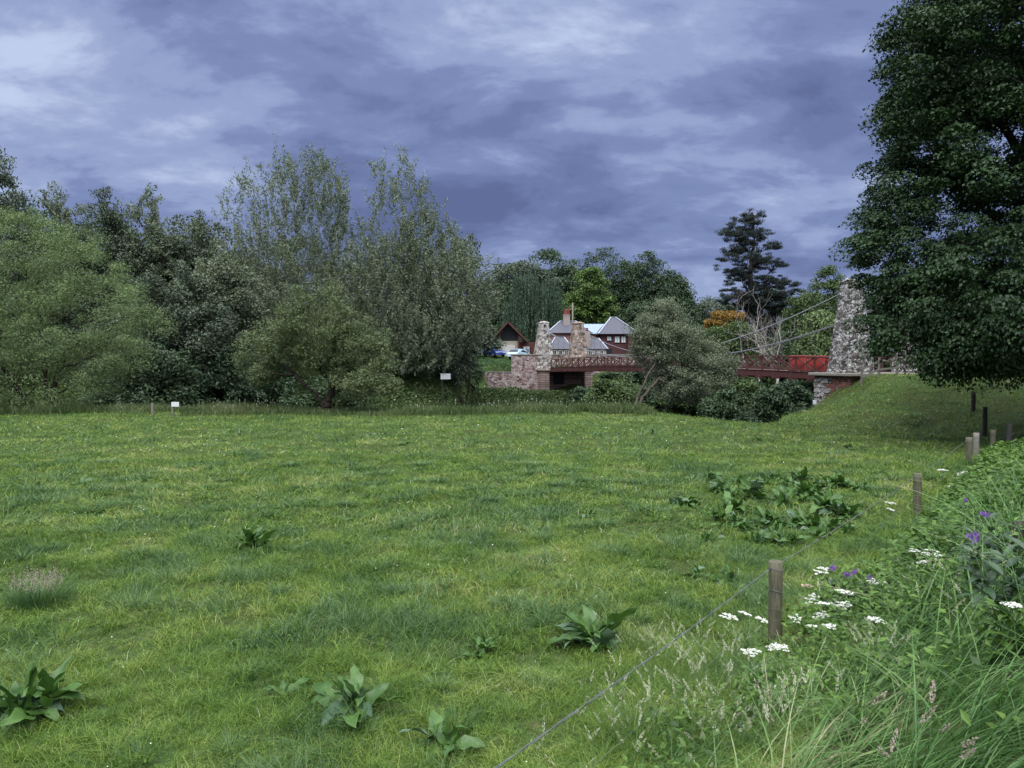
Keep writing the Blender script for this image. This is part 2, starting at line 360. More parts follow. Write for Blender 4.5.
M['water'] = b.principled((.012, .016, .012), .09, .5, b.bump(n, .12, .05))
bm = bmesh.new(); vs = [bm.verts.new(q) for q in [(-700, 38, -1.9), (700, 38, -1.9), (700, 190, -1.9), (-700, 190, -1.9)]]; bm.faces.new(vs)
tag(bmobj('river_water', bm, M['water']), kind='structure')

# ------------------------------------------------------------------ leaf cards, blades, trees
def unit(v): return v / (np.linalg.norm(v, axis=-1, keepdims=True) + 1e-9)
def leaves(C, D, Nn, Ln, Wd):
    """kite shaped leaves: centres C, along D, facing Nn"""
    D = unit(D); S = unit(np.cross(Nn, D)); Ln = np.asarray(Ln)[:, None]; Wd = np.asarray(Wd)[:, None]; n = len(C)
    up = unit(np.cross(D, S))
    V = np.stack([C - D * Ln * .5, C + S * Wd * .5 - D * Ln * .06 + up * Wd * .12, C + D * Ln * .5, C - S * Wd * .5 - D * Ln * .06 + up * Wd * .12], 1).reshape(-1, 3)
    return V, np.arange(n * 4).reshape(-1, 4)
def blades(P, H, Wd, lean, bend, segs=3, twist=None):
    n = len(P); H = np.asarray(H); Wd = np.asarray(Wd); th = rng.uniform(0, 2 * np.pi, n)
    S = np.stack([np.cos(th), np.sin(th), np.zeros(n)], -1)
    ts = np.linspace(0, 1, segs + 1); Vs = []
    for t in ts:
        c = P + np.stack([np.zeros(n), np.zeros(n), H * (t - .30 * bend * t * t)], -1) + lean * (H * bend)[:, None] * (t * t) + lean * (H * .18 * t)[:, None]
        wd = Wd * (1 - t) ** .6 if t < 1 else Wd * .06
        Vs += [c - S * wd[:, None] * .5, c + S * wd[:, None] * .5]
    V = np.stack(Vs, 1); k = 2 * (segs + 1); o = np.arange(n)[:, None] * k
    Q = np.concatenate([o + np.array([[2 * s, 2 * s + 1, 2 * s + 3, 2 * s + 2]]) for s in range(segs)], 0)
    return V.reshape(-1, 3), Q
def rdir(n):
    v = rng.normal(size=(n, 3)); return unit(v)

def tree(name, label, base, lobes, nclump, clump, nleaf, leaf, mats, trunk_r=.3, cat='tree', group=None, flat=.6, droop=0.0, fork=.35, shell=.55,
         gap=0.0, upb=.5, stems=1, lean=(0, 0), minr=.02, hang=None, gapscale=.35, cores=True, aspect=.5, wander=.35, bunch=.42, seed=None, spiky=0.0):
    """lobes: list of (centre, radii) in world coordinates. Clump points are scattered in the lobes, joined into a branching
    skeleton back to the trunk, and each carries a spray of leaves."""
    global rng
    old = rng
    if seed is not None: rng = np.random.default_rng(seed)
    base = np.array(base, float); lob = [(np.array(c, float) - base, np.array(r, float)) for c, r in lobes]
    vol = np.array([np.prod(r) ** .72 for c, r in lob]); cnt = np.maximum((vol / vol.sum() * nclump).astype(int), 3); pts = []
    for (c, r), k in zip(lob, cnt):
        d = rdir(int(k * 2)); rad = rng.uniform(shell ** 3, 1, len(d)) ** (1 / 3)
        rough = .82 + .36 * vnoise(d[:, 0] * 2.2 + 7 + c[0], d[:, 2] * 2.2 + d[:, 1] * 1.7 + 5, 11)
        p = c + d * (rad * rough)[:, None] * r
        if gap > 0:
            g = vnoise(p[:, 0] * gapscale * 2 + 31, p[:, 2] * gapscale * 2 + p[:, 1] * gapscale + 17, 12); p = p[g > gap]
        pts.append(p[:k])
    pts = np.concatenate(pts); pts = pts[pts[:, 2] > .35]
    if bunch > 0:      # draw the clump points together into boughs
        ctr = pts[rng.choice(len(pts), max(len(pts) // 9, 2), replace=False)]; nn = np.argmin(((pts[:, None] - ctr[None]) ** 2 * [1, 1, 2.2]).sum(-1), 1); pts = pts + (ctr[nn] - pts) * bunch * rng.uniform(.4, 1.2, (len(pts), 1)) * [.8, .8, 1]
    top = max(c[2] + r[2] for c, r in lob); cx = np.mean([c for c, r in lob], 0)
    # trunk nodes
    nodes = [np.zeros(3) + [0, 0, -.3]]; par = [-1]; trunkset = set([0])
    for s in range(stems):
        a = s * 2.4 + 1.0; hx = cx[:2] * .8 + (np.array([math.cos(a), math.sin(a)]) * .16 * top if stems > 1 else 0) + np.array(lean)
        prev = 0; nt_ = 7; hT = top * (fork if stems > 1 else max(fork, .30)) * (1 + .4 * (stems == 1))
        wob = rng.normal(0, .02 * top, (nt_, 2)).cumsum(0) * .6
        for t in range(1, nt_ + 1):
            q = t / nt_; nodes.append(np.array([hx[0] * q ** 1.4 + wob[t - 1][0] * q, hx[1] * q ** 1.4 + wob[t - 1][1] * q, hT * q])); par.append(prev); prev = len(nodes) - 1; trunkset.add(prev)
    order = np.argsort(np.linalg.norm((pts - np.array([cx[0] * .5, cx[1] * .5, top * fork])) * [1, 1, .9], axis=1)); pts = pts[order]
    P = np.zeros((len(nodes) + len(pts), 3)); P[:len(nodes)] = nodes; plen = np.zeros(len(P)); n0 = len(nodes)
    for q in range(1, n0): plen[q] = plen[par[q]] + np.linalg.norm(P[q] - P[par[q]])
    m = n0
    for q in pts:
        dv = q - P[2:m] if m > 3 else q - P[:m]; off = 2 if m > 3 else 0
        ds = np.linalg.norm(dv, axis=1) + np.maximum(P[off:m, 2] - q[2], 0) * (.9 - .9 * min(droop, .9))
        k = int(np.argmin(ds + .28 * plen[off:m])) + off
        P[m] = q; par.append(k); plen[m] = plen[k] + np.linalg.norm(q - P[k]); m += 1
    P = P[:m]; cntv = np.ones(m)
    for q in range(m - 1, 0, -1): cntv[par[q]] += cntv[q]
    rr = trunk_r * (cntv / cntv[0]) ** .56
    rr[:n0] = np.maximum(rr[:n0], trunk_r * .30); rr[0] = trunk_r * 1.25
    tubes = []
    for q in range(1, m):
        if rr[q] < minr and q >= n0: continue
        a = P[par[q]]; c2 = P[q]; ln = np.linalg.norm(c2 - a); r0 = min(rr[par[q]], rr[q] * 1.5 if q >= n0 else rr[par[q]]); k = 4
        t = np.linspace(0, 1, k + 1)[:, None]; pp = a + (c2 - a) * t + (rng.normal(0, .06 * ln, 3) * np.sin(t * np.pi) * 1.0 + np.array([0, 0, -.08 * ln * (1 - droop)]) * np.sin(t * np.pi))
        tubes.append(tube_np(pp, np.linspace(r0, rr[q], k + 1), 7 if rr[q] > .08 else 4))
    th = thing(name, label, cat, tuple(base), 0, group)
    V, Q = merge(tubes); link('trunk', npmesh('trunk', V, Q, True), mats[1], th)
    if nleaf > 0:
        tip = P[n0:]; parents = P[np.array(par[n0:])]; n = len(tip) * nleaf; idx = np.repeat(np.arange(len(tip)), nleaf)
        cs = clump * rng.uniform(.6, 1.35, len(tip))[idx]
        if hang:   # weeping strands
            dr = rdir(n) * [1, 1, .2]; k_ = rng.integers(0, 7, n); an = k_ * .9 + idx * 1.3
            hoff = np.stack([np.cos(an) * cs * .8, np.sin(an) * cs * .8, np.zeros(n)], -1) * rng.uniform(.85, 1.0, (n, 1))
            t = rng.uniform(0, 1, n) ** .8; hl = hang * (.5 + .7 * hsh(idx * 7 + k_, k_))
            C = tip[idx] + hoff * (1 - .1 * t[:, None]) + np.stack([np.zeros(n), np.zeros(n), .3 * clump - t * hl], -1) + rng.normal(0, .05, (n, 3))
            C[:, 2] = np.maximum(C[:, 2], .3)
            D = rng.normal(0, .25, (n, 3)) + [0, 0, -1]; Nn = rdir(n)
        else:
            d = rdir(n); rad = rng.uniform(0, 1, n) ** .5
            C = tip[idx] + d * (rad * cs)[:, None] * [1, 1, flat]
            C[:, 2] -= droop * cs * (rad ** 2) * .9
            out_ = unit(tip - np.array([cx[0], cx[1], top * .35]))[idx]
            if spiky > 0:
                tw = unit(tip - parents + [0, 0, spiky])[idx]; C = tip[idx] + d * (rad * cs)[:, None] * .42 + tw * (rng.uniform(-1.2, 1.1, n) * cs)[:, None]
            D = unit(out_ * .8 + rng.normal(0, .6, (n, 3)) + [0, 0, -droop * .8 + (1 - droop) * .1]); Nn = unit(rng.normal(0, wander, (n, 3)) * .9 + d * .85 + out_ * .45 + [0, 0, upb * .75])
        sz = leaf * rng.uniform(.6, 1.35, n)
        V, Q = leaves(C, D, Nn, sz, sz * aspect)
        link('crown', npmesh('crown', V, Q), mats[0], th)
    rng = old
    return th

def pl(px, py, Y, rx, ry, df=1.0, dy=0.0):
    """crown lobe seen around px,py from the viewer's place, as world centre and radii"""
    c = W(px, py, Y + dy); return (tuple(c), (rx * Y / F, rx * Y / F * df, ry * Y / F))
def tbase(px, Y, dz=0.0):
    xx = (px - 512) / F * Y; return (xx, Y, tz(xx, Y) + dz)

M['willow'] = leafmat('crack_willow_leaves', (.070, .092, .052), (.20, .235, .15), .22, .5, .35, .25)
M['willowgreen'] = leafmat('bright_willow_leaves', (.065, .105, .040), (.18, .24, .095), .25, .5, .3, .3)
M['aldergreen'] = leafmat('alder_leaves', (.055, .082, .032), (.15, .185, .080), .25, .5, .3, .5)
M['wood'] = leafmat('woodland_leaves', (.042, .062, .040), (.125, .155, .095), .18, .55, .3, .2)
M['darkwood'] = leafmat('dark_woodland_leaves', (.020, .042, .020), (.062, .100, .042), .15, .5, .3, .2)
M['sycamore'] = leafmat('yellow_green_leaves', (.042, .085, .018), (.13, .20, .045), .25, .5, .3, .5)
M['weeping'] = leafmat('weeping_leaves', (.028, .055, .032), (.075, .115, .070), .15, .5, .35, .35)
M['conifer'] = leafmat('conifer_needles', (.012, .020, .018), (.038, .050, .042), .05, .7, .2, .4)
M['maple'] = leafmat('dark_maple_leaves', (.010, .028, .009), (.034, .072, .020), .16, .5, .3, .5)
M['shrub'] = leafmat('shrub_leaves', (.030, .058, .018), (.090, .135, .040), .2, .5, .3, .5)
M['sallow'] = leafmat('sallow_leaves', (.080, .100, .062), (.20, .225, .145), .2, .55, .3, .5)
M['copper'] = leafmat('orange_leaves', (.16, .09, .02), (.32, .19, .045), .25, .5, .3, .6)

# --- the big dark maple at the right
mb = (20.6, 27.5, tz(20.6, 27.5))
tree('maple_tree', 'huge dense dark green broadleaf tree filling the right edge', mb,
     [((20.8, 28, 9.0), (6.7, 6.4, 5.6)), ((20.5, 28, 13.6), (6.5, 6.0, 5.2)), ((19.2, 27.5, 15.6), (5.0, 4.5, 3.6)), pl(905, 318, 27, 44, 50), pl(905, 255, 27.5, 52, 50), pl(925, 120, 28, 50, 60), pl(968, 345, 26, 46, 40), ((20.9, 28.5, 18.5), (4.9, 5, 5.0)), ((16.3, 26.4, 5.6), (2.6, 3.0, 2.7)), ((19.6, 24.6, 5.4), (4.6, 3.4, 3.1)), ((25, 27, 11), (6, 6, 9)), ((17.5, 27, 4.2), (2.6, 2.4, 1.7))],
     2700, .80, 280, .125, (M['maple'], M['barkdark']), .5, flat=.45, droop=.55, fork=.3, shell=.68, gap=.0, bunch=.26, upb=.9, wander=.5, aspect=.6, minr=.03, seed=3)

# --- left: rounded bright willow at the meadow edge
tree('willow_tree', 'rounded yellow green willow at the far left of the meadow', tbase(40, 46.5, 0),
     [pl(40, 300, 47, 110, 75), pl(-40, 280, 48, 100, 80), pl(88, 330, 46, 62, 58), pl(52, 365, 46, 78, 42), pl(-20, 370, 46, 80, 45), pl(20, 250, 48, 60, 42)],
     1100, .75, 150, .125, (M['willowgreen'], M['barkdark']), .30, stems=3, flat=.6, droop=.25, fork=.3, shell=.74, upb=.8, aspect=.42, gap=.06, wander=.25, bunch=.3, minr=.04, seed=4)
# --- middle: alder in front and the two tall airy crack willows
tree('alder_tree', 'low green tree with forked dark trunk in the middle of the meadow edge', tbase(327, 43.6),
     [pl(320, 328, 43.6, 40, 46), pl(362, 352, 44, 38, 34), pl(280, 350, 44, 38, 30), pl(366, 382, 43.4, 34, 16), pl(258, 366, 44.5, 24, 18)],
     720, .50, 80, .12, (M['aldergreen'], M['barkdark']), .24, stems=2, bunch=.25, flat=.65, droop=.2, fork=.30, shell=.35, upb=.6, aspect=.55, gap=.34, gapscale=.7, seed=5)
tree('crack_willow', 'tall airy grey green willow left of the twin crowns, behind the low alder', tbase(300, 79),
     [pl(288, 225, 79, 68, 74, .8), pl(312, 200, 79, 38, 46), pl(345, 260, 80, 34, 46), pl(345, 300, 79, 40, 40), pl(270, 300, 78, 72, 60), pl(315, 330, 77, 60, 60), pl(235, 300, 78, 45, 60)],
     2100, .80, 42, .25, (M['willow'], M['bark']), .36, stems=3, flat=.9, fork=.22, shell=.05, gap=.27, gapscale=.6, aspect=.40, spiky=.9, bunch=.15, minr=.035, seed=6)
tree('crack_willow', 'tall airy grey green willow with a pointed top, right of the twin crowns', tbase(400, 80),
     [pl(404, 232, 80, 42, 74, .8), pl(430, 268, 80, 48, 56, .8), pl(405, 300, 79, 72, 60), pl(455, 300, 80, 44, 60), pl(408, 350, 79, 52, 45)],
     2200, .80, 44, .25, (M['willow'], M['bark']), .36, stems=3, flat=.9, fork=.22, shell=.05, gap=.25, gapscale=.6, aspect=.40, spiky=.9, bunch=.15, minr=.035, seed=8)
tree('riverside_willow', 'lower bushy willow sloping down to the garage', tbase(465, 86),
     [pl(462, 285, 86, 30, 48), pl(462, 335, 86, 22, 42), pl(440, 345, 84, 36, 40), pl(455, 368, 84, 22, 18)],
     380, .9, 60, .32, (M['wood'], M['barkdark']), .3, stems=2, flat=.7, fork=.3, shell=.4, gap=.22, aspect=.5, seed=9)
tree('waterside_bush', 'dark green bush beside the garage drive', tbase(478, 96), [pl(466, 350, 95, 15, 24), pl(474, 374, 95, 9, 13), pl(452, 370, 92, 20, 16)],
     160, .8, 70, .26, (M['darkwood'], M['barkdark']), .15, cat='bush', stems=3, flat=.7, fork=.3, shell=.4, seed=10)
tree('waterside_bush', 'round green bush spilling towards the river sign', tbase(410, 80), [pl(400, 365, 80, 35, 24), pl(380, 382, 78, 34, 18)],
     200, .7, 70, .26, (M['shrub'], M['barkdark']), .15, cat='bush', stems=3, flat=.7, fork=.3, shell=.4, seed=11)
# --- the wood behind on the left
wl = [(2, 70, 150, 52, 'tall thin topped tree at the far left edge of the sky line', .9, 0), (62, 78, 188, 38, 'small rounded tree top just right of the far left one', .8, 1), (108, 72, 184, 40, 'narrow woodland tree with ragged top behind the bright willow', .8, 0),
      (150, 74, 186, 44, 'feathery woodland tree above the right shoulder of the bright willow', .8, 1), (195, 76, 200, 40, 'grey woodland tree left of the airy willow', .8, 0), (178, 66, 262, 62, 'broad drooping tree with pale sprays over the dark gap', .9, 2), (222, 70, 236, 46, 'grey drooping tree at the left side of the airy willow', .9, 2)]
for k, (px, Y, ty, rx, lab, df, sp) in enumerate(wl):
    H = 400 - ty
    tree('woodland_tree', lab, tbase(px, Y), [pl(px, ty + H * .22, Y, rx * .62, H * .22, df), pl(px - rx * .35, ty + H * .42, Y, rx * .75, H * .26, df), pl(px + rx * .35, ty + H * .48, Y, rx * .72, H * .28, df), pl(px, ty + H * .72, Y, rx * .95, H * .24, df)],
         760, .85, 62, .27, (M['willow'] if k in (1, 3, 6) else M['wood'], M['barkdark']), .3, group='trees of the left wood', flat=.8, droop=.6 if sp == 2 else .3, fork=.35, shell=.3, gap=.26, gapscale=.35, aspect=.45, spiky=.25 if sp == 1 else 0, seed=20 + k)
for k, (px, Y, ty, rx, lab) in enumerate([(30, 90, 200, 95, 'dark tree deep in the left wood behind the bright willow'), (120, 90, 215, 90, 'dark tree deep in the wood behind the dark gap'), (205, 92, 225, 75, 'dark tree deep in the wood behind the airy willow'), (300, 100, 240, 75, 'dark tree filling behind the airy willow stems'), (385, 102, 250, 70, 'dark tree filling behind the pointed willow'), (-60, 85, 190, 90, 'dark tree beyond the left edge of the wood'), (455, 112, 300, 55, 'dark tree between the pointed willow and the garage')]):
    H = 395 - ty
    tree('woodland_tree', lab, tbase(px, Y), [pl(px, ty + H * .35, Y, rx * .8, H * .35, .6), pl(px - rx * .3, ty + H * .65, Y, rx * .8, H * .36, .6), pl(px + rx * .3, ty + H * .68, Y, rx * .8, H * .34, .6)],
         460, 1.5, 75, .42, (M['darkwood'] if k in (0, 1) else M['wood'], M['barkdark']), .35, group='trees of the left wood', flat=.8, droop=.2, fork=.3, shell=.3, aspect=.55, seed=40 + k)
for k, (px, Y, ty, rx, lab) in enumerate([(160, 62, 345, 40, 'understorey shrub darkened as shade right of the bright willow'), (215, 66, 340, 45, 'understorey shrub darkened as shade under the pale drooping sprays'), (262, 68, 352, 38, 'understorey shrub darkened as shade left of the alder'), (120, 64, 360, 40, 'understorey shrub darkened as shade behind the bright willow'), (340, 70, 372, 38, 'understorey shrub darkened as shade behind the alder trunk')]):
    tree('understorey_shrub', lab, tbase(px, Y), [pl(px, ty + 28, Y, rx, 30, .7), pl(px, ty + 52, Y, rx * 1.05, 22, .7)], 150, .9, 60, .30, (M['darkwood'], M['barkdark']), .14, cat='bush', group='shade coloured shrubs under the left wood', stems=3, flat=.8, droop=.5, fork=.3, shell=.3, aspect=.5, seed=60 + k)  # dark leaf colour stands for the shade under the wood

# --- behind the house
bt = [(520, 150, 258, 38, 'woodland_tree', 'ragged green tree behind the garage, left of the skyline group', 'wood'), (548, 165, 250, 40, 'woodland_tree', 'rounded tree crown on the skyline above the weeping tree', 'darkwood'), (505, 140, 285, 32, 'woodland_tree', 'dark tree between the garage and the tall willows', 'darkwood'),
      (610, 165, 252, 46, 'woodland_tree', 'dark tree crown on the skyline above the yellow green tree', 'darkwood'), (648, 160, 254, 34, 'woodland_tree', 'broad dark tree on the skyline right of the yellow green tree', 'darkwood'), (676, 150, 277, 15, 'woodland_tree', 'small round dark tree at the right end of the skyline group', 'darkwood'),
      (655, 140, 300, 36, 'woodland_tree', 'dark tree behind the red boarded house', 'darkwood'), (712, 165, 299, 32, 'woodland_tree', 'low grey tree line between the sallow and the tall conifer', 'wood'), (690, 130, 325, 30, 'woodland_tree', 'dark tree over the middle of the bridge', 'darkwood'), (570, 170, 262, 40, 'woodland_tree', 'dark tree crown directly above the chimney', 'darkwood'), (740, 135, 325, 42, 'woodland_tree', 'green spreading tree at the foot of the tall conifer', 'shrub')]
for k, (px, Y, ty, rx, nm, lab, mt) in enumerate(bt):
    H = 350 - ty
    tree(nm, lab, tbase(px, Y), [pl(px, ty + H * .33, Y, rx * .85, H * .33, .8), pl(px - rx * .35, ty + H * .60, Y, rx * .75, H * .36, .8), pl(px + rx * .35, ty + H * .62, Y, rx * .75, H * .36, .8)],
         420, 2.0, 110, .40, (M[mt], M['barkdark']), .4, group='trees behind the houses', flat=.6, droop=.4, fork=.3, shell=.6, gap=0, upb=.9, aspect=.6, seed=80 + k)
tree('sycamore_tree', 'bright yellow green tree behind the chimney', tbase(592, 142), [pl(592, 293, 142, 19, 24), pl(580, 308, 142, 18, 20), pl(604, 310, 142, 15, 18)],
     220, 1.3, 80, .42, (M['sycamore'], M['barkdark']), .35, flat=.5, droop=.35, fork=.3, shell=.65, upb=1.0, aspect=.65, seed=101)
tree('weeping_tree', 'weeping tree with long hanging strands behind the garage', tbase(532, 134), [pl(535, 290, 134, 24, 18), pl(515, 300, 134, 16, 16), pl(555, 300, 134, 12, 20), pl(527, 320, 134, 28, 22)],
     170, 1.1, 260, .36, (M['weeping'], M['barkdark']), .35, hang=6.0, fork=.5, shell=.6, aspect=.4, seed=102)
# --- the tall conifer: tiers of flat plates
lob = []; CY = 122
for (px, py, rx) in [(746, 217, 13), (742, 226, 17), (735, 236, 18), (752, 236, 20), (762, 246, 17), (737, 250, 16), (748, 258, 24), (764, 266, 18), (738, 272, 19), (756, 280, 26), (775, 284, 20), (742, 292, 20), (758, 294, 24), (730, 300, 14), (782, 296, 18), (768, 302, 26), (745, 308, 14), (785, 312, 16)]:
    lob.append(pl(px, py, CY, rx * 1.22, 6.2, .9, rng.uniform(-1, 1)))
tree('conifer_tree', 'tall dark conifer with tiers of flat branches against the sky', tbase(746, CY), lob, 900, .75, 90, .30, (M['conifer'], M['barkdark']), .55, flat=.35, fork=.7, shell=.0, upb=.8, aspect=.28, gap=.1, seed=103)
def bare_tree(name, label, base, h, mat, seed=1, cat='tree'):
    g = np.random.default_rng(seed); T = []
    def grow(p, d, ln, r, lv):
        n = 5; pts = [p]; q = p.copy(); dd = d.copy()
        for _ in range(n):
            dd = unit(dd + g.normal(0, .13, 3) + [0, 0, .06]); q = q + dd * ln / n; pts.append(q)
        T.append(tube_np(pts, np.linspace(r, r * .62, n + 1), 7 if lv < 2 else 4))
        if lv >= 6 or r < .008: return
        for k in range(2 if lv < 1 else g.integers(2, 4)):
            f = n if k == 0 else g.integers(2, n + 1); nd_ = unit(dd + g.normal(0, .42, 3) * [1.15, 1, .8] + [0, 0, .12])
            grow(pts[f], nd_, ln * g.uniform(.62, .88), r * (.66 if k == 0 else .48), lv + 1)
    for s_, (dx, r) in enumerate(((.22, .24), (-.12, .17))):
        grow(np.array([.2 * s_, 0, -.3]), unit(np.array([dx, 0, 1.])), h * .30, r, 0)
    th = thing(name, label, cat, base); V, Q = merge(T); link('trunk', npmesh('trunk', V, Q, True), mat, th); return th
bare_tree('dead_tree', 'bare bleached tree with forked pale branches before the conifer', tbase(772, 92), 14.5, M['barkpale'], 5)
tree('copper_shrub', 'orange leaved shrub beyond the middle of the bridge', tbase(725, 112), [pl(728, 319, 112, 17, 8), pl(715, 326, 112, 12, 8)], 90, .7, 70, .30, (M['copper'], M['barkdark']), .12, cat='bush', stems=2, fork=.4, shell=.4, aspect=.6, seed=105)
for k, (px, Y, ty, rx, lab, mt) in enumerate([(735, 100, 322, 32, 'rounded green tree between the sallow and the dead tree', 'shrub'), (700, 104, 335, 26, 'green tree behind the sallow crown', 'darkwood'), (828, 120, 268, 26, 'skyline tree just left of the nearest stone pylon', 'shrub'), (805, 110, 292, 22, 'green tree with thin stems left of the nearest stone pylon', 'shrub'), (822, 96, 312, 22, 'green tree over the near end of the bridge', 'willowgreen'), (795, 108, 330, 24, 'dark leafy tree behind the dead tree', 'darkwood'),
                                      (870, 110, 270, 40, 'tree behind the nearest stone pylon', 'darkwood'), (930, 105, 285, 45, 'tree glimpsed behind the big dark tree', 'wood'), (1000, 100, 290, 45, 'tree behind the lane at the right edge', 'darkwood'), (768, 130, 285, 30, 'dark tree between the conifer and the dead tree', 'darkwood')]):
    H = 372 - ty
    tree('riverside_tree', lab, tbase(px, Y), [pl(px, ty + H * .30, Y, rx * .8, H * .30, .8), pl(px - rx * .3, ty + H * .6, Y, rx * .8, H * .35, .8), pl(px + rx * .3, ty + H * .7, Y, rx * .8, H * .33, .8)],
         380, 1.35, 80, .34, (M[mt], M['bark'] if k in (3, 4) else M['barkdark']), .25, group='trees on the far bank beyond the bridge', flat=.6, droop=.3, fork=.3, shell=.45, gap=.2, upb=.8, aspect=.55, seed=110 + k)
# --- sallow on the near bank, in front of the bridge
tree('sallow_tree', 'leaning grey green sallow standing before the middle of the bridge', tbase(632, 46, .0),
     [pl(664, 320, 48, 23, 25), pl(684, 342, 48, 28, 22), pl(652, 345, 48, 20, 24), pl(708, 362, 48, 25, 20), pl(676, 368, 48, 28, 20), pl(647, 335, 48, 17, 24), pl(702, 384, 48, 34, 18), pl(670, 386, 48, 20, 14), pl(722, 370, 48, 16, 18)],
     900, .48, 90, .12, (M['sallow'], M['bark']), .13, bunch=.25, lean=(.5, 0), fork=.5, flat=.75, droop=.1, shell=.2, gap=.2, gapscale=.8, upb=.5, aspect=.42, stems=2, seed=120)
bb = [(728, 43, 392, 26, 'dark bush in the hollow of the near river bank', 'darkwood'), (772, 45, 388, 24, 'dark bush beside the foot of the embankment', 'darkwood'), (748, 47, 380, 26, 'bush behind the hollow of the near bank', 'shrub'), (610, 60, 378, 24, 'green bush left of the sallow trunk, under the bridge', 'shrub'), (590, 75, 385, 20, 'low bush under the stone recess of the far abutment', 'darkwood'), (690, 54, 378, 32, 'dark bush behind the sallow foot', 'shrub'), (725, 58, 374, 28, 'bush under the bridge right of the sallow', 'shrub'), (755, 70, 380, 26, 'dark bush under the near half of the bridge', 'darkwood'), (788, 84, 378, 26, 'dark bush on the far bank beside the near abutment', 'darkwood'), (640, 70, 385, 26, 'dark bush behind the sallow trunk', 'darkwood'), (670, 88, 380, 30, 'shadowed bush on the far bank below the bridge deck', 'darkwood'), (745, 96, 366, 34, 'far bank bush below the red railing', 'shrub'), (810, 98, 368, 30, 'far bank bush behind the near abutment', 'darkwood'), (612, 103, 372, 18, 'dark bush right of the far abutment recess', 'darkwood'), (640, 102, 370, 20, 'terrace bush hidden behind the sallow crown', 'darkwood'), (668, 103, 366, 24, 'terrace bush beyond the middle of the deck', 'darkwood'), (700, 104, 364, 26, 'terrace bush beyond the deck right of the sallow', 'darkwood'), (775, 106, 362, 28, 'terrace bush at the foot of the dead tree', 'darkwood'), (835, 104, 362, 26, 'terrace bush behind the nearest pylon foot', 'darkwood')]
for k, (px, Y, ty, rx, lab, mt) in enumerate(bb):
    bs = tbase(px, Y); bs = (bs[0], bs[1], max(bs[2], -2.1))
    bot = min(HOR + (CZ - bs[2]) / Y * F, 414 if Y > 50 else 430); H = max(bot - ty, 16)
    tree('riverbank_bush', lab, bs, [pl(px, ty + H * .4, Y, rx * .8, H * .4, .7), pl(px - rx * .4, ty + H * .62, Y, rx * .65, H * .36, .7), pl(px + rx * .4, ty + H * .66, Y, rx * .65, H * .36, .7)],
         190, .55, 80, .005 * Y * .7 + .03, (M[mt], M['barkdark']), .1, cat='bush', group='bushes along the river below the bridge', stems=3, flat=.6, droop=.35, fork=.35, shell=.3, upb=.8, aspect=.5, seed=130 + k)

# ------------------------------------------------------------------ bridge, pylons and abutments
BU = Vector((16.7, -54, 0)).normalized(); BV = Vector((.955, .2953, 0)).normalized()     # along the bridge to the near side; across to the right
BRZ = math.atan2(BV.y, BV.x)
P1 = Vector((20.9, 46, 0)); P2 = P1 + BV * 5.0; Q1 = P1 - BU * 56.5; Q2 = Q1 + BV * 5.0
# local frame of everything on the bridge: x across (BV), y away from the viewer (-BU)
def pylon(name, label, p, z0, h, bw, tw, mat, group, step=None):
    t = thing(name, label, 'stone tower', (p.x, p.y, z0), BRZ, group)
    bm = bmesh.new(); n = 16; lv = []
    for k in range(n + 1):
        q = k / n; s = (bw + (tw - bw) * (q ** .9)) / 2
        if step and q > step: s *= .93
        ring = []
        m = 5
        for side in range(4):
            for a in range(m):
                f = -1 + 2 * a / m; x_, y_ = [(f, -1), (1, f), (-f, 1), (-1, -f)][side]
                cut = .90 if abs(x_) > .99 and abs(y_) > .99 else 1.0
                j = 1 + rng.normal(0, .022)
                ring.append(bm.verts.new((x_ * s * cut * j, y_ * s * cut * j, q * h + rng.normal(0, .012))))
        lv.append(ring)
    for a, b_ in zip(lv[:-1], lv[1:]):
        k = len(a)
        for i_ in range(k): bm.faces.new((a[i_], a[(i_ + 1) % k], b_[(i_ + 1) % k], b_[i_]))
    bm.faces.new(lv[-1])
    bmobj('shaft', bm, mat, t)
    bm = bmesh.new(); box(bm, (0, 0, h + .10), (tw * 1.04, tw * 1.04, .2), bevel=.04); box(bm, (0, 0, h + .29), (tw * .8, tw * .8, .18), taper=(.5, .5))
    bmobj('cap', bm, mat, t)
    for sg_ in (1, -1):
        bm = bmesh.new(); box(bm, (0, sg_ * tw * .5, h - .35), (.34, .08, .5)); bmobj('chain_opening', bm, M['black'], t)
    return t
G = 'stone towers of the suspension bridge'
pylon('stone_pylon', 'big lichen spotted stone pylon nearest the viewer, beside the dark tree', P1, 2.28, 5.5, 2.2, 1.0, M['pylon'], G)
pylon('stone_pylon', 'stone pylon half hidden behind the big dark tree', P2, 2.28, 5.5, 2.2, 1.0, M['pylon'], G)
pylon('stone_pylon', 'pale far pylon standing on the rubble retaining wall', Q1, 2.0, 6.1, 2.9, 1.25, M['farpylon'], G)
pylon('stone_pylon', 'brown far pylon before the house with the chimney', Q2, 2.0, 6.1, 2.9, 1.3, M['brownpylon'], G)

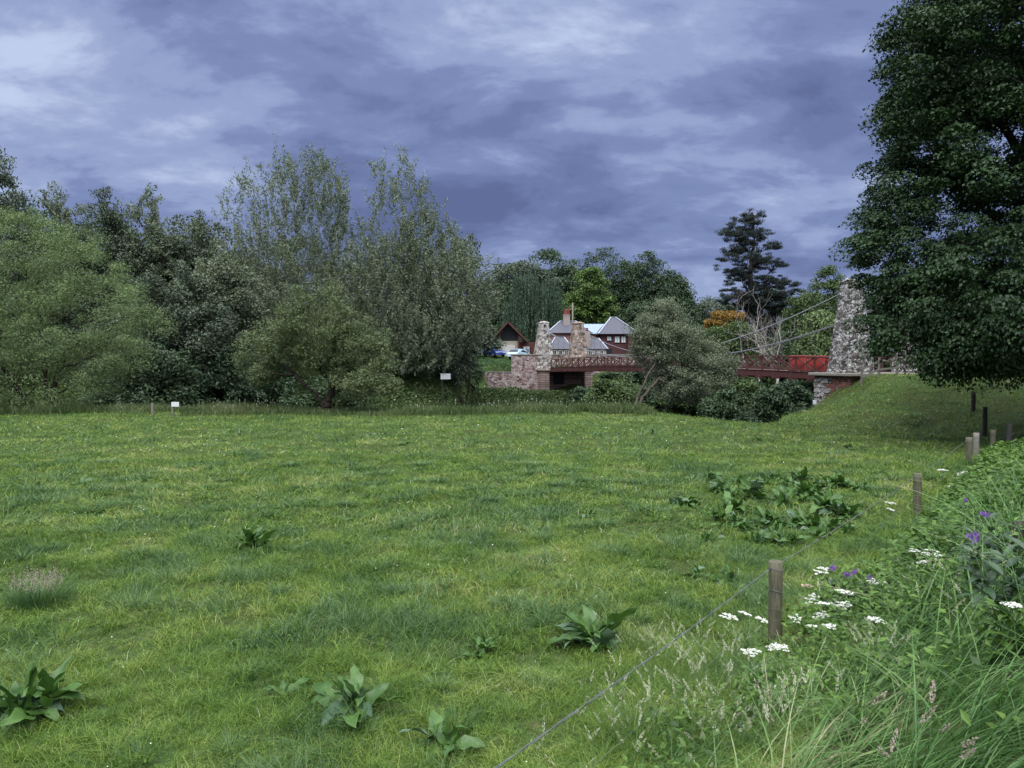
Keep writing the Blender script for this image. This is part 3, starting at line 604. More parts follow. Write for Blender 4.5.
br = thing('suspension_bridge', 'dark red timber railed suspension footbridge with sagging chains across the river', 'bridge', ((P1 + Q1 + BV * 5) / 2).to_tuple(), BRZ)
Lh = 56.5 / 2; ZD = 2.15
def camber(y_): return .35 * (1 - (y_ / Lh) ** 2)
ends = (-Lh - .9 + 1.2, Lh + .6)
y0b, y1b = -Lh + .2, Lh + .4; NP = 30; step = (y1b - y0b) / NP
bm = bmesh.new()
for k in range(NP):
    a, c_ = y0b + k * step, y0b + (k + 1) * step
    bar(bm, (0, a, ZD + camber(a)), (0, c_, ZD + camber(c_)), 3.7, .10)
bmobj('deck', bm, M['deckwood'], br)
for s in (-1, 1):
    bm = bmesh.new()
    for k in range(NP):
        a, c_ = y0b + k * step, y0b + (k + 1) * step
        bar(bm, (s * 1.92, a, ZD - .18 + camber(a)), (s * 1.92, c_ , ZD - .18 + camber(c_)), .13, .42)
        bar(bm, (s * 1.92, a, ZD + .06 + camber(a)), (s * 1.92, c_, ZD + .06 + camber(c_)), .22, .05)
    bmobj('girder', bm, M['ironred'], br)
    bm = bmesh.new()
    for k in range(NP):
        a, c_ = y0b + k * step, y0b + (k + 1) * step; za, zc_ = ZD + camber(a), ZD + camber(c_); xx = s * 1.92
        bar(bm, (xx, a, za + 1.10), (xx, c_, zc_ + 1.10), .16, .09)
        bar(bm, (xx, a, za + .16), (xx, c_, zc_ + .16), .10, .09)
        bar(bm, (xx, a, za + .08), (xx, a, za + 1.06), .11, .11, Vector((1, 0, 0)))
        bar(bm, (xx - .025, a, za + .18), (xx - .025, c_, zc_ + 1.06), .04, .085, Vector((1, 0, 0)).cross(Vector((0, 1, 1))))
        bar(bm, (xx + .025, a, za + 1.06), (xx + .025, c_, zc_ + .18), .04, .085, Vector((1, 0, 0)).cross(Vector((0, 1, 1))))
        if s < 0 and k % 1 == 0:   # outer raking stays
            pass
    bmobj('railing', bm, M['ironlattice'], br)
    zt = 7.55; zm = ZD + .35 + 1.0
    for off in (0,):
        ys = np.linspace(-Lh, Lh, 61); pts = np.stack([np.full(61, s * 2.5), ys, zm + (zt - zm) * (ys / Lh) ** 2], -1)
        prt = [tube_np(pts, .037, 6)]
        pts2 = pts.copy(); pts2[:, 0] += s * .10; pts2[:, 2] -= .05; prt.append(tube_np(pts2, .030, 6))
        V, Q_ = merge(prt); link('chain', npmesh('chain', V, Q_, True), M['chain'], br)
    for y_ in np.linspace(-Lh + 1.9, Lh - 1.9, 29):
        z_ = zm + (zt - zm) * (y_ / Lh) ** 2
        V, Q_ = tube_np([(s * 2.5, y_, ZD - .3 + camber(y_)), (s * 2.5, y_, z_)], .014, 4); link('hanger', npmesh('hanger', V, Q_), M['darkchain'], br)
for y_ in np.linspace(-Lh + 1.9, Lh - 1.9, 29):
    bm = bmesh.new(); box(bm, (0, y_, ZD - .42 + camber(y_)), (5.2, .18, .16)); bmobj('cross_beam', bm, M['ironred'], br)
# land-side backstays
for nm, p, s in (('a', P1, -1), ('b', P2, 1)): pass

# near abutment
ab = thing('bridge_abutment', 'red stone abutment with pale quoins under the nearest pylon', 'abutment', ((P1 + BV * 2.5).x, (P1 + BV * 2.5).y, 0), BRZ)
bm = bmesh.new(); box(bm, (.25, .5, -.4), (7.5, 3.2, 5.1), taper=(.985, .97)); bmobj('wall', bm, M['brick'], ab)
bm = bmesh.new()
for k in range(13):
    wq = (1.55, 1.05)[k % 2]
    box(bm, (-3.5 + wq * .05, 2.1 - wq / 2, -2.0 + k * .32), (.12, wq, .30), bevel=.015)
bmobj('quoins', bm, M['pylon'], ab)
bm = bmesh.new(); box(bm, (.25, .5, 2.23), (8.0, 3.7, .20), bevel=.04); bmobj('coping', bm, M['capstone'], ab)
pt = W(814, 404, 46.2)
sg = tag(bmobj('depth_plate', (lambda bm_: (box(bm_, (0, 0, 0), (.05, .30, .26), bevel=.008), bm_)[1])(bmesh.new()), M['white']), 'small white square plate on the near abutment stones', 'sign')
loc = P1 + BV * -1.34 + BU * -1.55; sg.location = (loc.x - .01, loc.y, .45); sg.rotation_euler = (0, 0, BRZ)

# far abutment with the recess between two quoined piers
fa = thing('bridge_abutment', 'far masonry abutment with a dark recess between two coursed piers', 'abutment', ((Q1 + BV * 2.5).x, (Q1 + BV * 2.5).y, 0), BRZ)
FY = -1.6
for xx, w_ in ((-3.1, 1.15), (3.0, 1.15)):
    bm = bmesh.new(); box(bm, (xx, FY - .2, -.2), (w_, 1.5, 4.0), taper=(.95, .95)); box(bm, (xx, FY - .2, 1.9), (w_ + .2, 1.7, .22), bevel=.03); bmobj('pier', bm, M['quoin'], fa)
bm = bmesh.new(); box(bm, (0, 1.4, -.2), (7.2, 3.0, 4.0)); bmobj('back_wall', bm, M['recess'], fa)
bm = bmesh.new(); box(bm, (0, FY + .2, -1.7), (5.2, 1.4, 1.7), taper=(.98, .8)); bmobj('footing', bm, M['recess'], fa)
bm = bmesh.new(); box(bm, (-.35, -.13, .75), (1.5, .1, 1.5)); bmobj('archway_shade', bm, M['black'], fa)  # flat black slab: the dark of the opening is put in as colour
bm = bmesh.new(); box(bm, (6.0, 1.2, .2), (4.4, 1.0, 3.3), taper=(1, .9)); bmobj('wing_wall', bm, M['pinkstone'], fa)
# retaining wall: tall block and low wing
rw = thing('retaining_wall', 'pinkish rubble retaining wall stepping down from the far pylon', 'wall', (1.8, 99, 0))
bm = bmesh.new(); box(bm, (.05, .6, .95), (3.9, 1.8, 5.9)); bmobj('tall_block', bm, M['pinkstone'], rw)
bm = bmesh.new(); box(bm, (.05, .6, 3.96), (4.05, 1.95, .13), bevel=.02); bmobj('coping', bm, M['capstone'], rw)
bm = bmesh.new(); box(bm, (-3.4, .4, -.2), (3.3, .9, 3.6)); box(bm, (-5.35, 1.6, -.2), (.9, 2.9, 3.6), rz=.45); bmobj('low_wing', bm, M['pinkstone'], rw)
bm = bmesh.new(); box(bm, (-3.4, .4, 1.66), (3.32, 1.0, .12)); bmobj('low_coping', bm, M['capstone'], rw)

# red barriers on the deck
def barrier(label, u_, parent=None):
    p = P1 + BV * (2.5 - 1.35) - BU * u_; t = thing('road_barrier', label, 'barrier', (p.x, p.y, ZD + .06 + camber(Lh - u_)), BRZ + R(90), 'red plastic barriers on the bridge')
    bm = bmesh.new(); box(bm, (0, 0, .55), (1.7, .16, .95), taper=(.98, .6), bevel=.03)
    for q in (-.5, 0, .5): box(bm, (q, 0, .52), (.10, .20, .80), bevel=.02)
    bmobj('panel', bm, M['redplastic'], t)
    bm = bmesh.new(); box(bm, (0, 0, 1.06), (1.74, .22, .10), bevel=.02); bmobj('top_bar', bm, M['redplastic'], t)
    for q in (-.6, .6):
        bm = bmesh.new(); box(bm, (q, 0, .045), (.16, .55, .09), bevel=.02); bmobj('foot', bm, M['black'], t)
barrier('red plastic barrier on the deck closest to the big pylon', 2.6); barrier('middle red plastic barrier on the bridge deck', 4.5); barrier('red plastic barrier on the deck furthest from the big pylon', 6.4)

# ------------------------------------------------------------------ houses beyond the far bank
GH = 3.9
def prism_roof(bm, x0, x1, y0, y1, ze, zr, ridge_inset, over=.35):
    """hipped roof; ridge runs along x"""
    x0 -= over; x1 += over; y0 -= over; y1 += over; ym = (y0 + y1) / 2
    a = [bm.verts.new(q) for q in ((x0, y0, ze), (x1, y0, ze), (x1, y1, ze), (x0, y1, ze))]
    r1 = bm.verts.new((x0 + ridge_inset[0], ym, zr)); r2 = bm.verts.new((x1 - ridge_inset[1], ym, zr))
    for f in ((a[0], a[1], r2, r1), (a[1], a[2], r2), (a[2], a[3], r1, r2), (a[3], a[0], r1), (a[3], a[2], a[1], a[0])): bm.faces.new(f)
    return [q.co.copy() for q in a], r1.co.copy(), r2.co.copy()
def window(parent, x_, y_, z_, w_, h_, glass='glassdark', frame='white', name='window'):
    bm = bmesh.new(); box(bm, (x_, y_ - .03, z_ + h_ / 2 - .03), (w_, .10, .07)); box(bm, (x_, y_ - .03, z_ - h_ / 2 + .03), (w_ + .1, .14, .07))
    for s in (-1, 1): box(bm, (x_ + s * (w_ / 2 - .035), y_ - .03, z_), (.07, .10, h_ - .14))
    box(bm, (x_, y_ - .025, z_), (.04, .06, h_ - .14)); f = bmobj(name, bm, M[frame], parent)
    bm = bmesh.new(); box(bm, (x_, y_ - .012, z_), (w_ - .12, .03, h_ - .12)); bmobj('pane', bm, M[glass], f); return f

# toll house
hx = thing('toll_house', 'stone house with hipped slate roof and red chimney pot behind the far pylons', 'house', (9, 112, GH - .2))
def L_(px, py, Y, ref): q = W(px, py, Y); return q - Vector(ref)
ref = (9, 112, GH - .2)
a = L_(549, 333, 112, ref); b2 = L_(590, 345, 112, ref)
bm = bmesh.new(); box(bm, ((a.x + b2.x) / 2, 3.5, a.z / 2), (b2.x - a.x, 7, a.z)); bmobj('wall', bm, M['housebrick'], hx)
bm = bmesh.new(); cs, r1, r2 = prism_roof(bm, a.x, b2.x, 0, 7, a.z, L_(563, 321, 115, ref).z, (2.3, 2.3)); rf = bmobj('roof', bm, M['slate'], hx)
bm = bmesh.new()
for p_, q_ in ((cs[0], r1), (cs[1], r2), (r1, r2), (cs[3], r1), (cs[2], r2)): bar(bm, p_ + Vector((0, 0, .04)), q_ + Vector((0, 0, .04)), .22, .08)
bmobj('ridge_lead', bm, M['lead'], rf)
c_ = L_(566.5, 321, 114.5, ref)
bm = bmesh.new(); box(bm, (c_.x, 2.6, c_.z - .1), (1.0, .9, 1.9)); box(bm, (c_.x, 2.6, c_.z + .86), (1.12, 1.0, .14)); ch = bmobj('chimney', bm, M['chimstone'], rf)
V, Q_ = merge([tube_np([(c_.x - .12, 2.6, c_.z + .9), (c_.x - .06, 2.6, c_.z + 1.75)], [.36, .26], 8), tube_np([(c_.x + .3, 2.6, c_.z + .9), (c_.x + .3, 2.6, c_.z + 2.05)], [.2, .15], 8)])
link('chimney_pot', npmesh('chimney_pot', V, Q_), M['potred'], hx)
# low front wings
for (pxa, pxb, ye_, yt, dpt, lab) in ((550, 571, 349, 337, 3.2, 0), (586, 606, 349, 338, 3.2, 1)):
    a = L_(pxa, ye_, 108.5, ref); b2 = L_(pxb, yt, 108.5, ref); y0 = -3.5
    bm = bmesh.new(); box(bm, ((a.x + b2.x) / 2, y0 + dpt / 2, a.z / 2), (b2.x - a.x, dpt, a.z)); bmobj('front_wing', bm, M['cream'], hx)
    bm = bmesh.new(); cs, r1, r2 = prism_roof(bm, a.x, b2.x, y0, y0 + dpt + 1.0, a.z, b2.z, (1.1, 1.1), .25); rf2 = bmobj('wing_roof', bm, M['slate'], hx)
    bm = bmesh.new()
    for p_, q_ in ((cs[0], r1), (cs[1], r2), (r1, r2)): bar(bm, p_ + Vector((0, 0, .04)), q_ + Vector((0, 0, .04)), .18, .07)
    bmobj('ridge_lead', bm, M['lead'], rf2)
    for q in (.22, .5, .78): window(hx, a.x + (b2.x - a.x) * q, y0, a.z - .62, .55, .85)
window(hx, L_(575, 340, 112, ref).x, 0, L_(575, 340, 112, ref).z, .8, 1.0); 
# second stack
c_ = L_(587, 340, 109, ref); bm = bmesh.new(); box(bm, (c_.x, -2.9, c_.z - .7), (1.0, .8, 3.6), taper=(.8, .8)); box(bm, (c_.x, -2.9, c_.z + 1.12), (.6, .6, .3)); bmobj('chimney', bm, M['chimstone'], hx)
V, Q_ = tube_np([(c_.x, -2.9, c_.z + 1.2), (c_.x, -2.9, c_.z + 1.75)], [.2, .15], 8); link('chimney_pot', npmesh('chimney_pot', V, Q_), M['potred'], hx)

# sheet roofed link building
ref = (11.6, 118, GH - .1); lk = thing('link_building', 'low building with blue grey seamed metal roof between the two hipped roofs', 'building', ref)
a = L_(580, 334, 118, ref); b2 = L_(606, 324, 118, ref)
bm = bmesh.new(); box(bm, ((a.x + b2.x) / 2, 3, a.z / 2), (b2.x - a.x, 6, a.z)); bmobj('wall', bm, M['housebrick'], lk)
bm = bmesh.new(); bar(bm, (a.x, 1.4, (a.z + b2.z) / 2 + .05), (b2.x + 1.2, 1.4, (a.z + b2.z) / 2 + .05), 3.6, .08, Vector((0, -(b2.z - a.z), 3.0))); 
bar(bm, (a.x, 4.6, (a.z + b2.z) / 2 + .05), (b2.x + 1.2, 4.6, (a.z + b2.z) / 2 + .05), 3.6, .08, Vector((0, (b2.z - a.z), 3.0)))
rf = bmobj('roof', bm, M['seam'], lk)
bm = bmesh.new()
for q in np.arange(a.x + .3, b2.x + 1.0, .55): bar(bm, (q, -.2, a.z + .08), (q, 3.0, b2.z + .12), .07, .07)
bmobj('seams', bm, M['lead'], rf)
window(lk, L_(599, 338, 118, ref).x, 0, a.z - .55, .55, .7, 'blind')

# dark red boarded house
ref = (16.5, 114, GH - .1); rh = thing('red_house', 'dark red boarded house with pyramid slate roof and pale blinds', 'house', ref)
a = L_(601, 334, 114, ref); b2 = L_(633, 319, 117, ref)
bm = bmesh.new(); box(bm, ((a.x + b2.x) / 2, 3, a.z / 2), (b2.x - a.x, 6, a.z)); bmobj('wall', bm, M['redclad'], rh)
bm = bmesh.new(); cs, r1, r2 = prism_roof(bm, a.x, b2.x, 0, 6, a.z, b2.z + .25, (2.4, 3.3), .5); rf = bmobj('roof', bm, M['slate'], rh)
bm = bmesh.new()
for p_, q_ in ((cs[0], r1), (cs[1], r2), (r1, r2)): bar(bm, p_ + Vector((0, 0, .04)), q_ + Vector((0, 0, .04)), .22, .08)
bmobj('ridge_lead', bm, M['lead'], rf)
for px, w_, h_ in ((609, .75, .75), (617, .85, 1.05), (623.3, .75, 1.05)):
    q = L_(px, 338.5 if w_ < .8 and px < 612 else 339.5, 114, ref); window(rh, q.x, 0, q.z, w_, h_, 'blind', 'timber')
q = L_(609, 352, 114, ref); window(rh, q.x, 0, q.z, 1.0, 1.1, 'glassdark', 'timber'); q = L_(602, 338, 114, ref)
bm = bmesh.new(); box(bm, (L_(630, 350, 114, ref).x + .6, 1.6, 1.55), (2.0, 5, 3.1)); bmobj('side_wing', bm, M['redclad'], rh)

# garage with black gable
ref = (-.7, 120, GH - .1); gg = thing('garage', 'red brown timber garage with black gable and pale double door', 'garage', ref)
E0 = L_(491, 340, 120, ref); AP = L_(508, 322, 120, ref); E1 = L_(527, 341, 120, ref)
bx0, bx1 = L_(499, 357, 120, ref).x, L_(518, 357, 120, ref).x; zl = L_(508, 341, 120, ref).z
bm = bmesh.new(); box(bm, ((bx0 + bx1) / 2, 3.6, zl / 2), (bx1 - bx0, 7, zl)); bmobj('wall', bm, M['cream'], gg)
bm = bmesh.new(); v1 = [bm.verts.new(q) for q in ((E0.x + 1.2, .2, E0.z + 1.0), (bx0, .2, zl), (bx1, .2, zl), (E1.x - 1.2, .2, E1.z + 1.0), (AP.x, .2, AP.z - .15))]
v2 = [bm.verts.new(q.co + Vector((0, 6.8, 0))) for q in v1]; bm.faces.new(v1); bm.faces.new(v2[::-1])
for k in range(5): bm.faces.new((v1[k], v1[(k + 1) % 5], v2[(k + 1) % 5], v2[k]))
bmobj('gable', bm, M['blackclad'], gg)
for sgn, E in ((-1, E0), (1, E1)):
    bm = bmesh.new(); A_ = Vector((AP.x, 3.2, AP.z)); B_ = Vector((E.x, 3.2, E.z)); bar(bm, A_, B_, 8.4, .14); rf = bmobj('roof', bm, M['darkslate'], gg)
    bm = bmesh.new(); bar(bm, Vector((AP.x, -1.03, AP.z - .05)), Vector((E.x, -1.03, E.z - .05)), .08, .28); bmobj('bargeboard', bm, M['timber'], rf)
for px in (500, 518.5):
    q = L_(px, 340, 120, ref); bm = bmesh.new(); box(bm, (q.x, -.35, 1.9), (.28, .28, 3.9)); bmobj('post', bm, M['timber'], gg)
a = L_(501.5, 345, 120, ref); b2 = L_(515, 357, 120, ref)
bm = bmesh.new(); box(bm, ((a.x + b2.x) / 2, .05, a.z / 2), (b2.x - a.x, .1, a.z))
gd = bmobj('garage_door', bm, M['garagedoor'], gg)
bm = bmesh.new()
for q in np.linspace(a.x + .2, b2.x - .2, 9): box(bm, (q, -.012, a.z / 2), (.03, .03, a.z - .1))
bmobj('panel_joints', bm, M['cream'], gd)
a = L_(518, 342, 120, ref); b2 = L_(534, 342, 120, ref)
bm = bmesh.new(); box(bm, ((a.x + b2.x) / 2 + .1, 2.4, a.z / 2), (b2.x - a.x, 4, a.z)); bmobj('side_room', bm, M['timber'], gg)
a = L_(523.5, 346.5, 120, ref); b2 = L_(529.5, 346, 120, ref)
bm = bmesh.new(); box(bm, ((a.x + b2.x) / 2, .37, a.z / 2), (b2.x - a.x, .08, a.z)); dr = bmobj('side_door', bm, M['white'], gg)
bm = bmesh.new(); box(bm, ((a.x + b2.x) / 2, .31, a.z * .6), (.10, .05, a.z * .7)); box(bm, ((a.x + b2.x) / 2 + .25, .31, a.z * .62), (.26, .05, .5)); bmobj('glazing', bm, plain('blue_glass', (.08, .17, .32), .3, .5), dr)

# wooden pole in front of the house
q = W(572.5, 303, 106); V, Q_ = tube_np([(q.x, 106, GH - .8), (q.x, 106, q.z)], [.14, .10], 8)
po = thing('utility_pole', 'slim wooden pole rising beside the red chimney pot', 'pole', (0, 0, 0)); po.location = (q.x, 106, GH - .8)
V = V - np.array([q.x, 106, GH - .8]); link('pole', npmesh('pole', V, Q_, True), M['greypost'], po)
bm = bmesh.new(); box(bm, (0, 0, q.z - GH - .1), (.7, .09, .10)); bmobj('crossarm', bm, M['greypost'], po)

# terrace parapet in front of the houses
hw = W(640, 360, 106); hp = thing('garden_wall', 'low stone garden wall in front of the houses', 'wall', (14, 106.5, GH - 1.2))
bm = bmesh.new(); box(bm, (0, 0, .55), (18, .4, 1.5)); bmobj('wall', bm, M['pinkstone'], hp); bm = bmesh.new(); box(bm, (0, 0, 1.36), (18.1, .5, .12)); bmobj('coping', bm, M['capstone'], hp)

# cars
def car(label, loc, rz, paint, group='cars parked beyond the river'):
    t = thing('parked_car', label, 'car', loc, rz, group)
    prof = [(-2.1, .35), (-2.1, .75), (-1.95, .92), (-1.75, .98), (-1.35, 1.42), (-.2, 1.48), (.45, 1.40), (1.05, .98), (1.85, .86), (2.1, .68), (2.12, .35)]
    bm = bmesh.new(); A = []
    for s in (-1, 1): A.append([bm.verts.new((px_, s * (.84 if pz < 1.1 else .66), pz)) for px_, pz in prof])
    bm.faces.new(A[0]); bm.faces.new(A[1][::-1])
    for k in range(len(prof)): bm.faces.new((A[0][k], A[0][(k + 1) % len(prof)], A[1][(k + 1) % len(prof)], A[1][k]))
    bmobj('body', bm, paint, t)
    bm = bmesh.new()
    for s in (-1, 1):
        vs = [bm.verts.new(q) for q in ((-1.45, s * .80, 1.02), (-1.25, s * .69, 1.36), (.38, s * .69, 1.34), (.85, s * .80, 1.02))]; bm.faces.new(vs)
    for q4 in (((.50, -.62, 1.39), (.50, .62, 1.39), (1.04, .76, 1.01), (1.04, -.76, 1.01)), ((-1.40, -.62, 1.40), (-1.40, .62, 1.40), (-1.76, .74, 1.01), (-1.76, -.74, 1.01))):
        bm.faces.new([bm.verts.new((a_ + (.02 if a_ > 0 else -.02), b_, c2 + .01)) for a_, b_, c2 in q4])
    bmobj('windows', bm, M['glassdark'], t)
    for xx in (-1.3, 1.35):
        for s in (-1, 1):
            V, Q_ = tube_np([(xx, s * .68, .32), (xx, s * .88, .32)], .32, 14); w_ = link('wheel', npmesh('wheel', V, Q_), M['black'], t)
            V, Q_ = tube_np([(xx, s * .88, .32), (xx, s * .90, .32)], .19, 10); link('rim', npmesh('rim', V, Q_), M['chain'], w_)
    for s in (-1, 1):
        bm = bmesh.new(); box(bm, (2.08, s * .6, .68), (.08, .34, .14)); bmobj('headlight', bm, M['white'], t)
    return t
pa = W(494, 357, 112); car('dark blue car parked left of the garage door', (pa.x, 112, GH - .15), R(-60), plain('dark_blue_paint', (.02, .05, .22), .25, .6))
pa = W(519, 357, 110); car('pale silver blue car behind the rubble wall right of the garage door', (pa.x, 110, GH - .45), R(62), plain('silver_blue_paint', (.42, .56, .68), .3, .6))

# ------------------------------------------------------------------ small things by the river and lane
def signboard(name, label, base, h, w_, bh, yaw=0, post=M['greypost'], board=M['white']):
    t = thing(name, label, 'sign', base, yaw, None); bm = bmesh.new(); box(bm, (0, 0, h / 2 - .1), (.10, .10, h + .2)); bmobj('post', bm, post, t)
    bm = bmesh.new(); box(bm, (.06 + w_ * .3, -.065, h - bh / 2 + .05), (w_, .03, bh), bevel=.006); bmobj('board', bm, board, t); return t
q = W(172, 420, 41.5); signboard('fishing_sign', 'small white notice on a stake at the left meadow edge', (q.x, 41.5, tz(q.x, 41.5)), .75, .42, .26)
q = W(152, 420, 41.8); t = tag(bmobj('wooden_stake', (lambda b_: (box(b_, (0, 0, .3), (.14, .14, .8), taper=(.8, .8), bevel=.01), b_)[1])(bmesh.new()), M['greypost']), 'short bare stake left of the white notice', 'post'); t.location = (q.x, 41.8, tz(q.x, 41.8))
q = W(442, 380, 77.5); signboard('river_sign', 'white notice board on the far river bank among the bushes', (q.x, 77.5, tz(q.x, 77.5)), CZ + (HOR - 374) / F * 77.5 - tz(q.x, 77.5), 1.05, .6, 0, M['darkpost'])
q = W(535, 412, 44.6); t = thing('yellow_bar', 'thin yellow bar lying low at the river edge', 'bar', (q.x, 44.6, q.z - .02)); bm = bmesh.new(); box(bm, (0, 0, .06), (1.1, .09, .09), bevel=.01); bmobj('bar', bm, M['yellow'], t)
bm = bmesh.new(); [box(bm, (s * .45, 0, -.3), (.05, .05, .65)) for s in (-1, 1)]; bmobj('stake', bm, M['greypost'], t)
q = W(704, 413, 43.5); t = tag(bmobj('wooden_stake', (lambda b_: (box(b_, (0, 0, .3), (.12, .12, 1.0), taper=(.8, .8), bevel=.01), b_)[1])(bmesh.new()), M['greypost']), 'thin stake at the meadow edge right of the sallow', 'post'); t.location = (q.x, 43.5, tz(q.x, 43.5))
# post and rail fence on the embankment
pr = thing('rail_fence', 'weathered post and rail fence running along the embankment top', 'fence', (0, 0, 0))
pp = [(862, 378, 43.6), (879, 377, 43.0), (897, 377, 42.4), (921, 377, 41.4), (945, 378, 40.4), (972, 379, 39.4), (1000, 379, 38.6), (1030, 379, 38.0)]
tops = []
for (px, py, Y) in pp:
    xx = (px - 512) / F * Y; zz = tz(xx, Y); bm = bmesh.new(); box(bm, (0, 0, .45), (.13, .10, 1.3), taper=(.9, .9), bevel=.01); o = bmobj('post', bm, M['greypost'], pr); o.location = (xx, Y, zz); tops.append(Vector((xx, Y, zz)))
for hz in (.42, .92):
    bm = bmesh.new()
    for a_, b_ in zip(tops[:-1], tops[1:]): bar(bm, a_ + Vector((0, -.07, hz)), b_ + Vector((0, -.07, hz + rng.normal(0, .02))), .04, .11)
    bmobj('rail', bm, M['greypost'], pr)
# orange board glimpsed under the tree, dark blue car in the lane
q = W(939, 358, 42.5); t = thing('road_sign', 'orange and yellow sign board glimpsed below the big dark tree', 'sign', (q.x, 42.5, 2.2), R(20))
bm = bmesh.new(); box(bm, (0, 0, .9), (.72, .03, .5), bevel=.006); bmobj('board', bm, M['orange'], t); bm = bmesh.new(); box(bm, (.08, -.022, .92), (.3, .012, .22)); bmobj('panel', bm, M['yellow'], t)
bm = bmesh.new(); [bar(bm, (s * .3, .02, 0), (s * .3, .02, .68), .04) for s in (-1, 1)]; [bar(bm, (s * .3, -.3, .02), (s * .3, .35, .02), .05) for s in (-1, 1)]; bmobj('frame', bm, M['greypost'], t)

# ------------------------------------------------------------------ wire fence in the meadow
def post_mesh(r, h, lean=(0, 0)):
    zs = np.linspace(-.35, h, 9); pts = np.stack([lean[0] * zs, lean[1] * zs, zs], -1); pts[:, :2] += rng.normal(0, .003, (9, 2))
    V, Q_ = tube_np(pts, np.full(9, r) * (1 + rng.normal(0, .015, 9)), 18); n = 18
    return V, Q_
wf = thing('wire_fence', 'wire fence on round wooden posts crossing from the foreground to the lane', 'fence', (0, 0, 0))
posts = [(778, 563, 7.8, .072, .0, 'post'), (920, 474, 14.3, .075, -.02, 'post'), (970.5, 437.5, 21.2, .085, .0, 'post'), (977.5, 433, 23.0, .085, .0, 'greypost'), (994, 430, 25.3, .085, .01, 'post'), (1010, 423, 26.5, .085, .0, 'greypost'), (986, 407, 30.0, .085, .0, 'darkpost'), (974, 392, 34.0, .09, .0, 'darkpost')]
ptop = []
for (px, py, Y, r, ln, mt) in posts:
    q = W(px, py, Y); z0 = tz(q.x, Y); V, Q_ = post_mesh(r, q.z - z0, (ln, rng.normal(0, .01)))
    o = link('post', npmesh('post', V, Q_, True), M[mt], wf); o.location = (q.x, Y, z0); ptop.append(Vector((q.x + ln * (q.z - z0), Y, q.z)))
    for p_ in o.data.polygons:
        if abs(p_.normal.z) > .9: p_.use_smooth = False
st = Vector((-1.05, 2.6, .86)); V, Q_ = post_mesh(.07, .9); o = link('post', npmesh('post', V, Q_, True), M['post'], wf); o.location = (-1.05, 2.6, tz(-1.05, 2.6))
def twist(a_, b_, r, sag, ph=0, turns=9.0):
    d = b_ - a_; n = max(int(d.length * 14), 20); t = np.linspace(0, 1, n); base_ = np.array(a_) + np.outer(t, np.array(d)); base_[:, 2] -= sag * 4 * t * (1 - t)
    sx = np.array([d.y, -d.x, 0]); sx /= np.linalg.norm(sx); out_ = []
    for s in (0, math.pi):
        q = base_ + np.outer(np.cos(t * d.length * turns + s + ph) * r, sx); q[:, 2] += np.sin(t * d.length * turns + s + ph) * r; out_.append(tube_np(q, r * .75, 5))
    return out_
prt = []; off = Vector((-.075, -.03, -.07)); seq = [st] + [p_ + off for p_ in ptop[:3]]
for a_, b_ in zip(seq[:-1], seq[1:]): prt += twist(a_, b_, .0040, .03)
V, Q_ = merge(prt); link('top_wire', npmesh('top_wire', V, Q_, True), M['wire'], wf)
prt = []
for hz, r in ((-.42, .0014),):
    sq = [s + Vector((0, 0, hz)) for s in seq]
    for a_, b_ in zip(sq[:-1], sq[1:]): prt.append(tube_np(np.array([np.array(a_) * (1 - t) + np.array(b_) * t - np.array([0, 0, .05 * 4 * t * (1 - t)]) for t in np.linspace(0, 1, 14)]), r, 5))
V, Q_ = merge(prt); link('lower_wires', npmesh('lower_wires', V, Q_, True), M['wire'], wf)
prt = []
for p_ in ptop[:3]:
    for dz in (-.07, -.30):
        an = np.linspace(0, 2 * np.pi, 17); c0 = np.array(p_) + [0, 0, dz]; prt.append(tube_np(c0 + np.stack([np.cos(an) * .079, np.sin(an) * .079, .012 * np.sin(an * 2)], -1), .003, 4, False))
V, Q_ = merge(prt); link('wire_ties', npmesh('wire_ties', V, Q_, True), M['wire'], wf)
q = W(1024, 523, 6.2); z0 = tz(q.x, 6.2); V, Q_ = post_mesh(.06, q.z - z0)
t = tag(link('hedge_post', npmesh('hedge_post', V, Q_, True), M['darkpost']), 'dark post at the right edge among the hedge plants', 'post'); t.location = (q.x, 6.2, z0)

# ------------------------------------------------------------------ meadow grass
def grassmat(name, stops, rough=.6, spec=.25, trans=.3, ps=.7):
    b = NB(name); g = b.n('ShaderNodeNewGeometry'); n1 = b.noise(g.outputs['Position'], ps, 4, .6); n0 = b.noise(g.outputs['Position'], .14, 3, .6)
    f = b.math('ADD', b.math('ADD', b.math('MULTIPLY', b.math('SUBTRACT', n1, .5), 1.5), b.math('MULTIPLY', b.math('SUBTRACT', n0, .5), .9)), b.math('ADD', b.math('MULTIPLY', g.outputs['Random Per Island'], .6), .2))
    c = b.ramp(f, stops); p = b.n('ShaderNodeBsdfPrincipled'); b.l(c, p.inputs['Base Color']); p.inputs['Roughness'].default_value = rough; p.inputs['Specular IOR Level'].default_value = spec
    t = b.n('ShaderNodeBsdfTranslucent'); b.l(c, t.inputs[0]); mx = b.n('ShaderNodeMixShader'); mx.inputs[0].default_value = trans
    b.l(p.outputs[0], mx.inputs[1]); b.l(t.outputs[0], mx.inputs[2]); b.l(mx.outputs[0], b.out.inputs[0]); return b.m
M['grass'] = grassmat('meadow_grass', [(0, (.020, .048, .011)), (.3, (.078, .148, .024)), (.62, (.155, .240, .040)), (.9, (.29, .32, .09)), (1, (.40, .36, .20))], .5, .22, .25)
M['bluegrass'] = grassmat('blue_green_grass', [(0, (.024, .062, .020)), (.5, (.062, .128, .040)), (1, (.14, .22, .080))], .45, .35, .2)
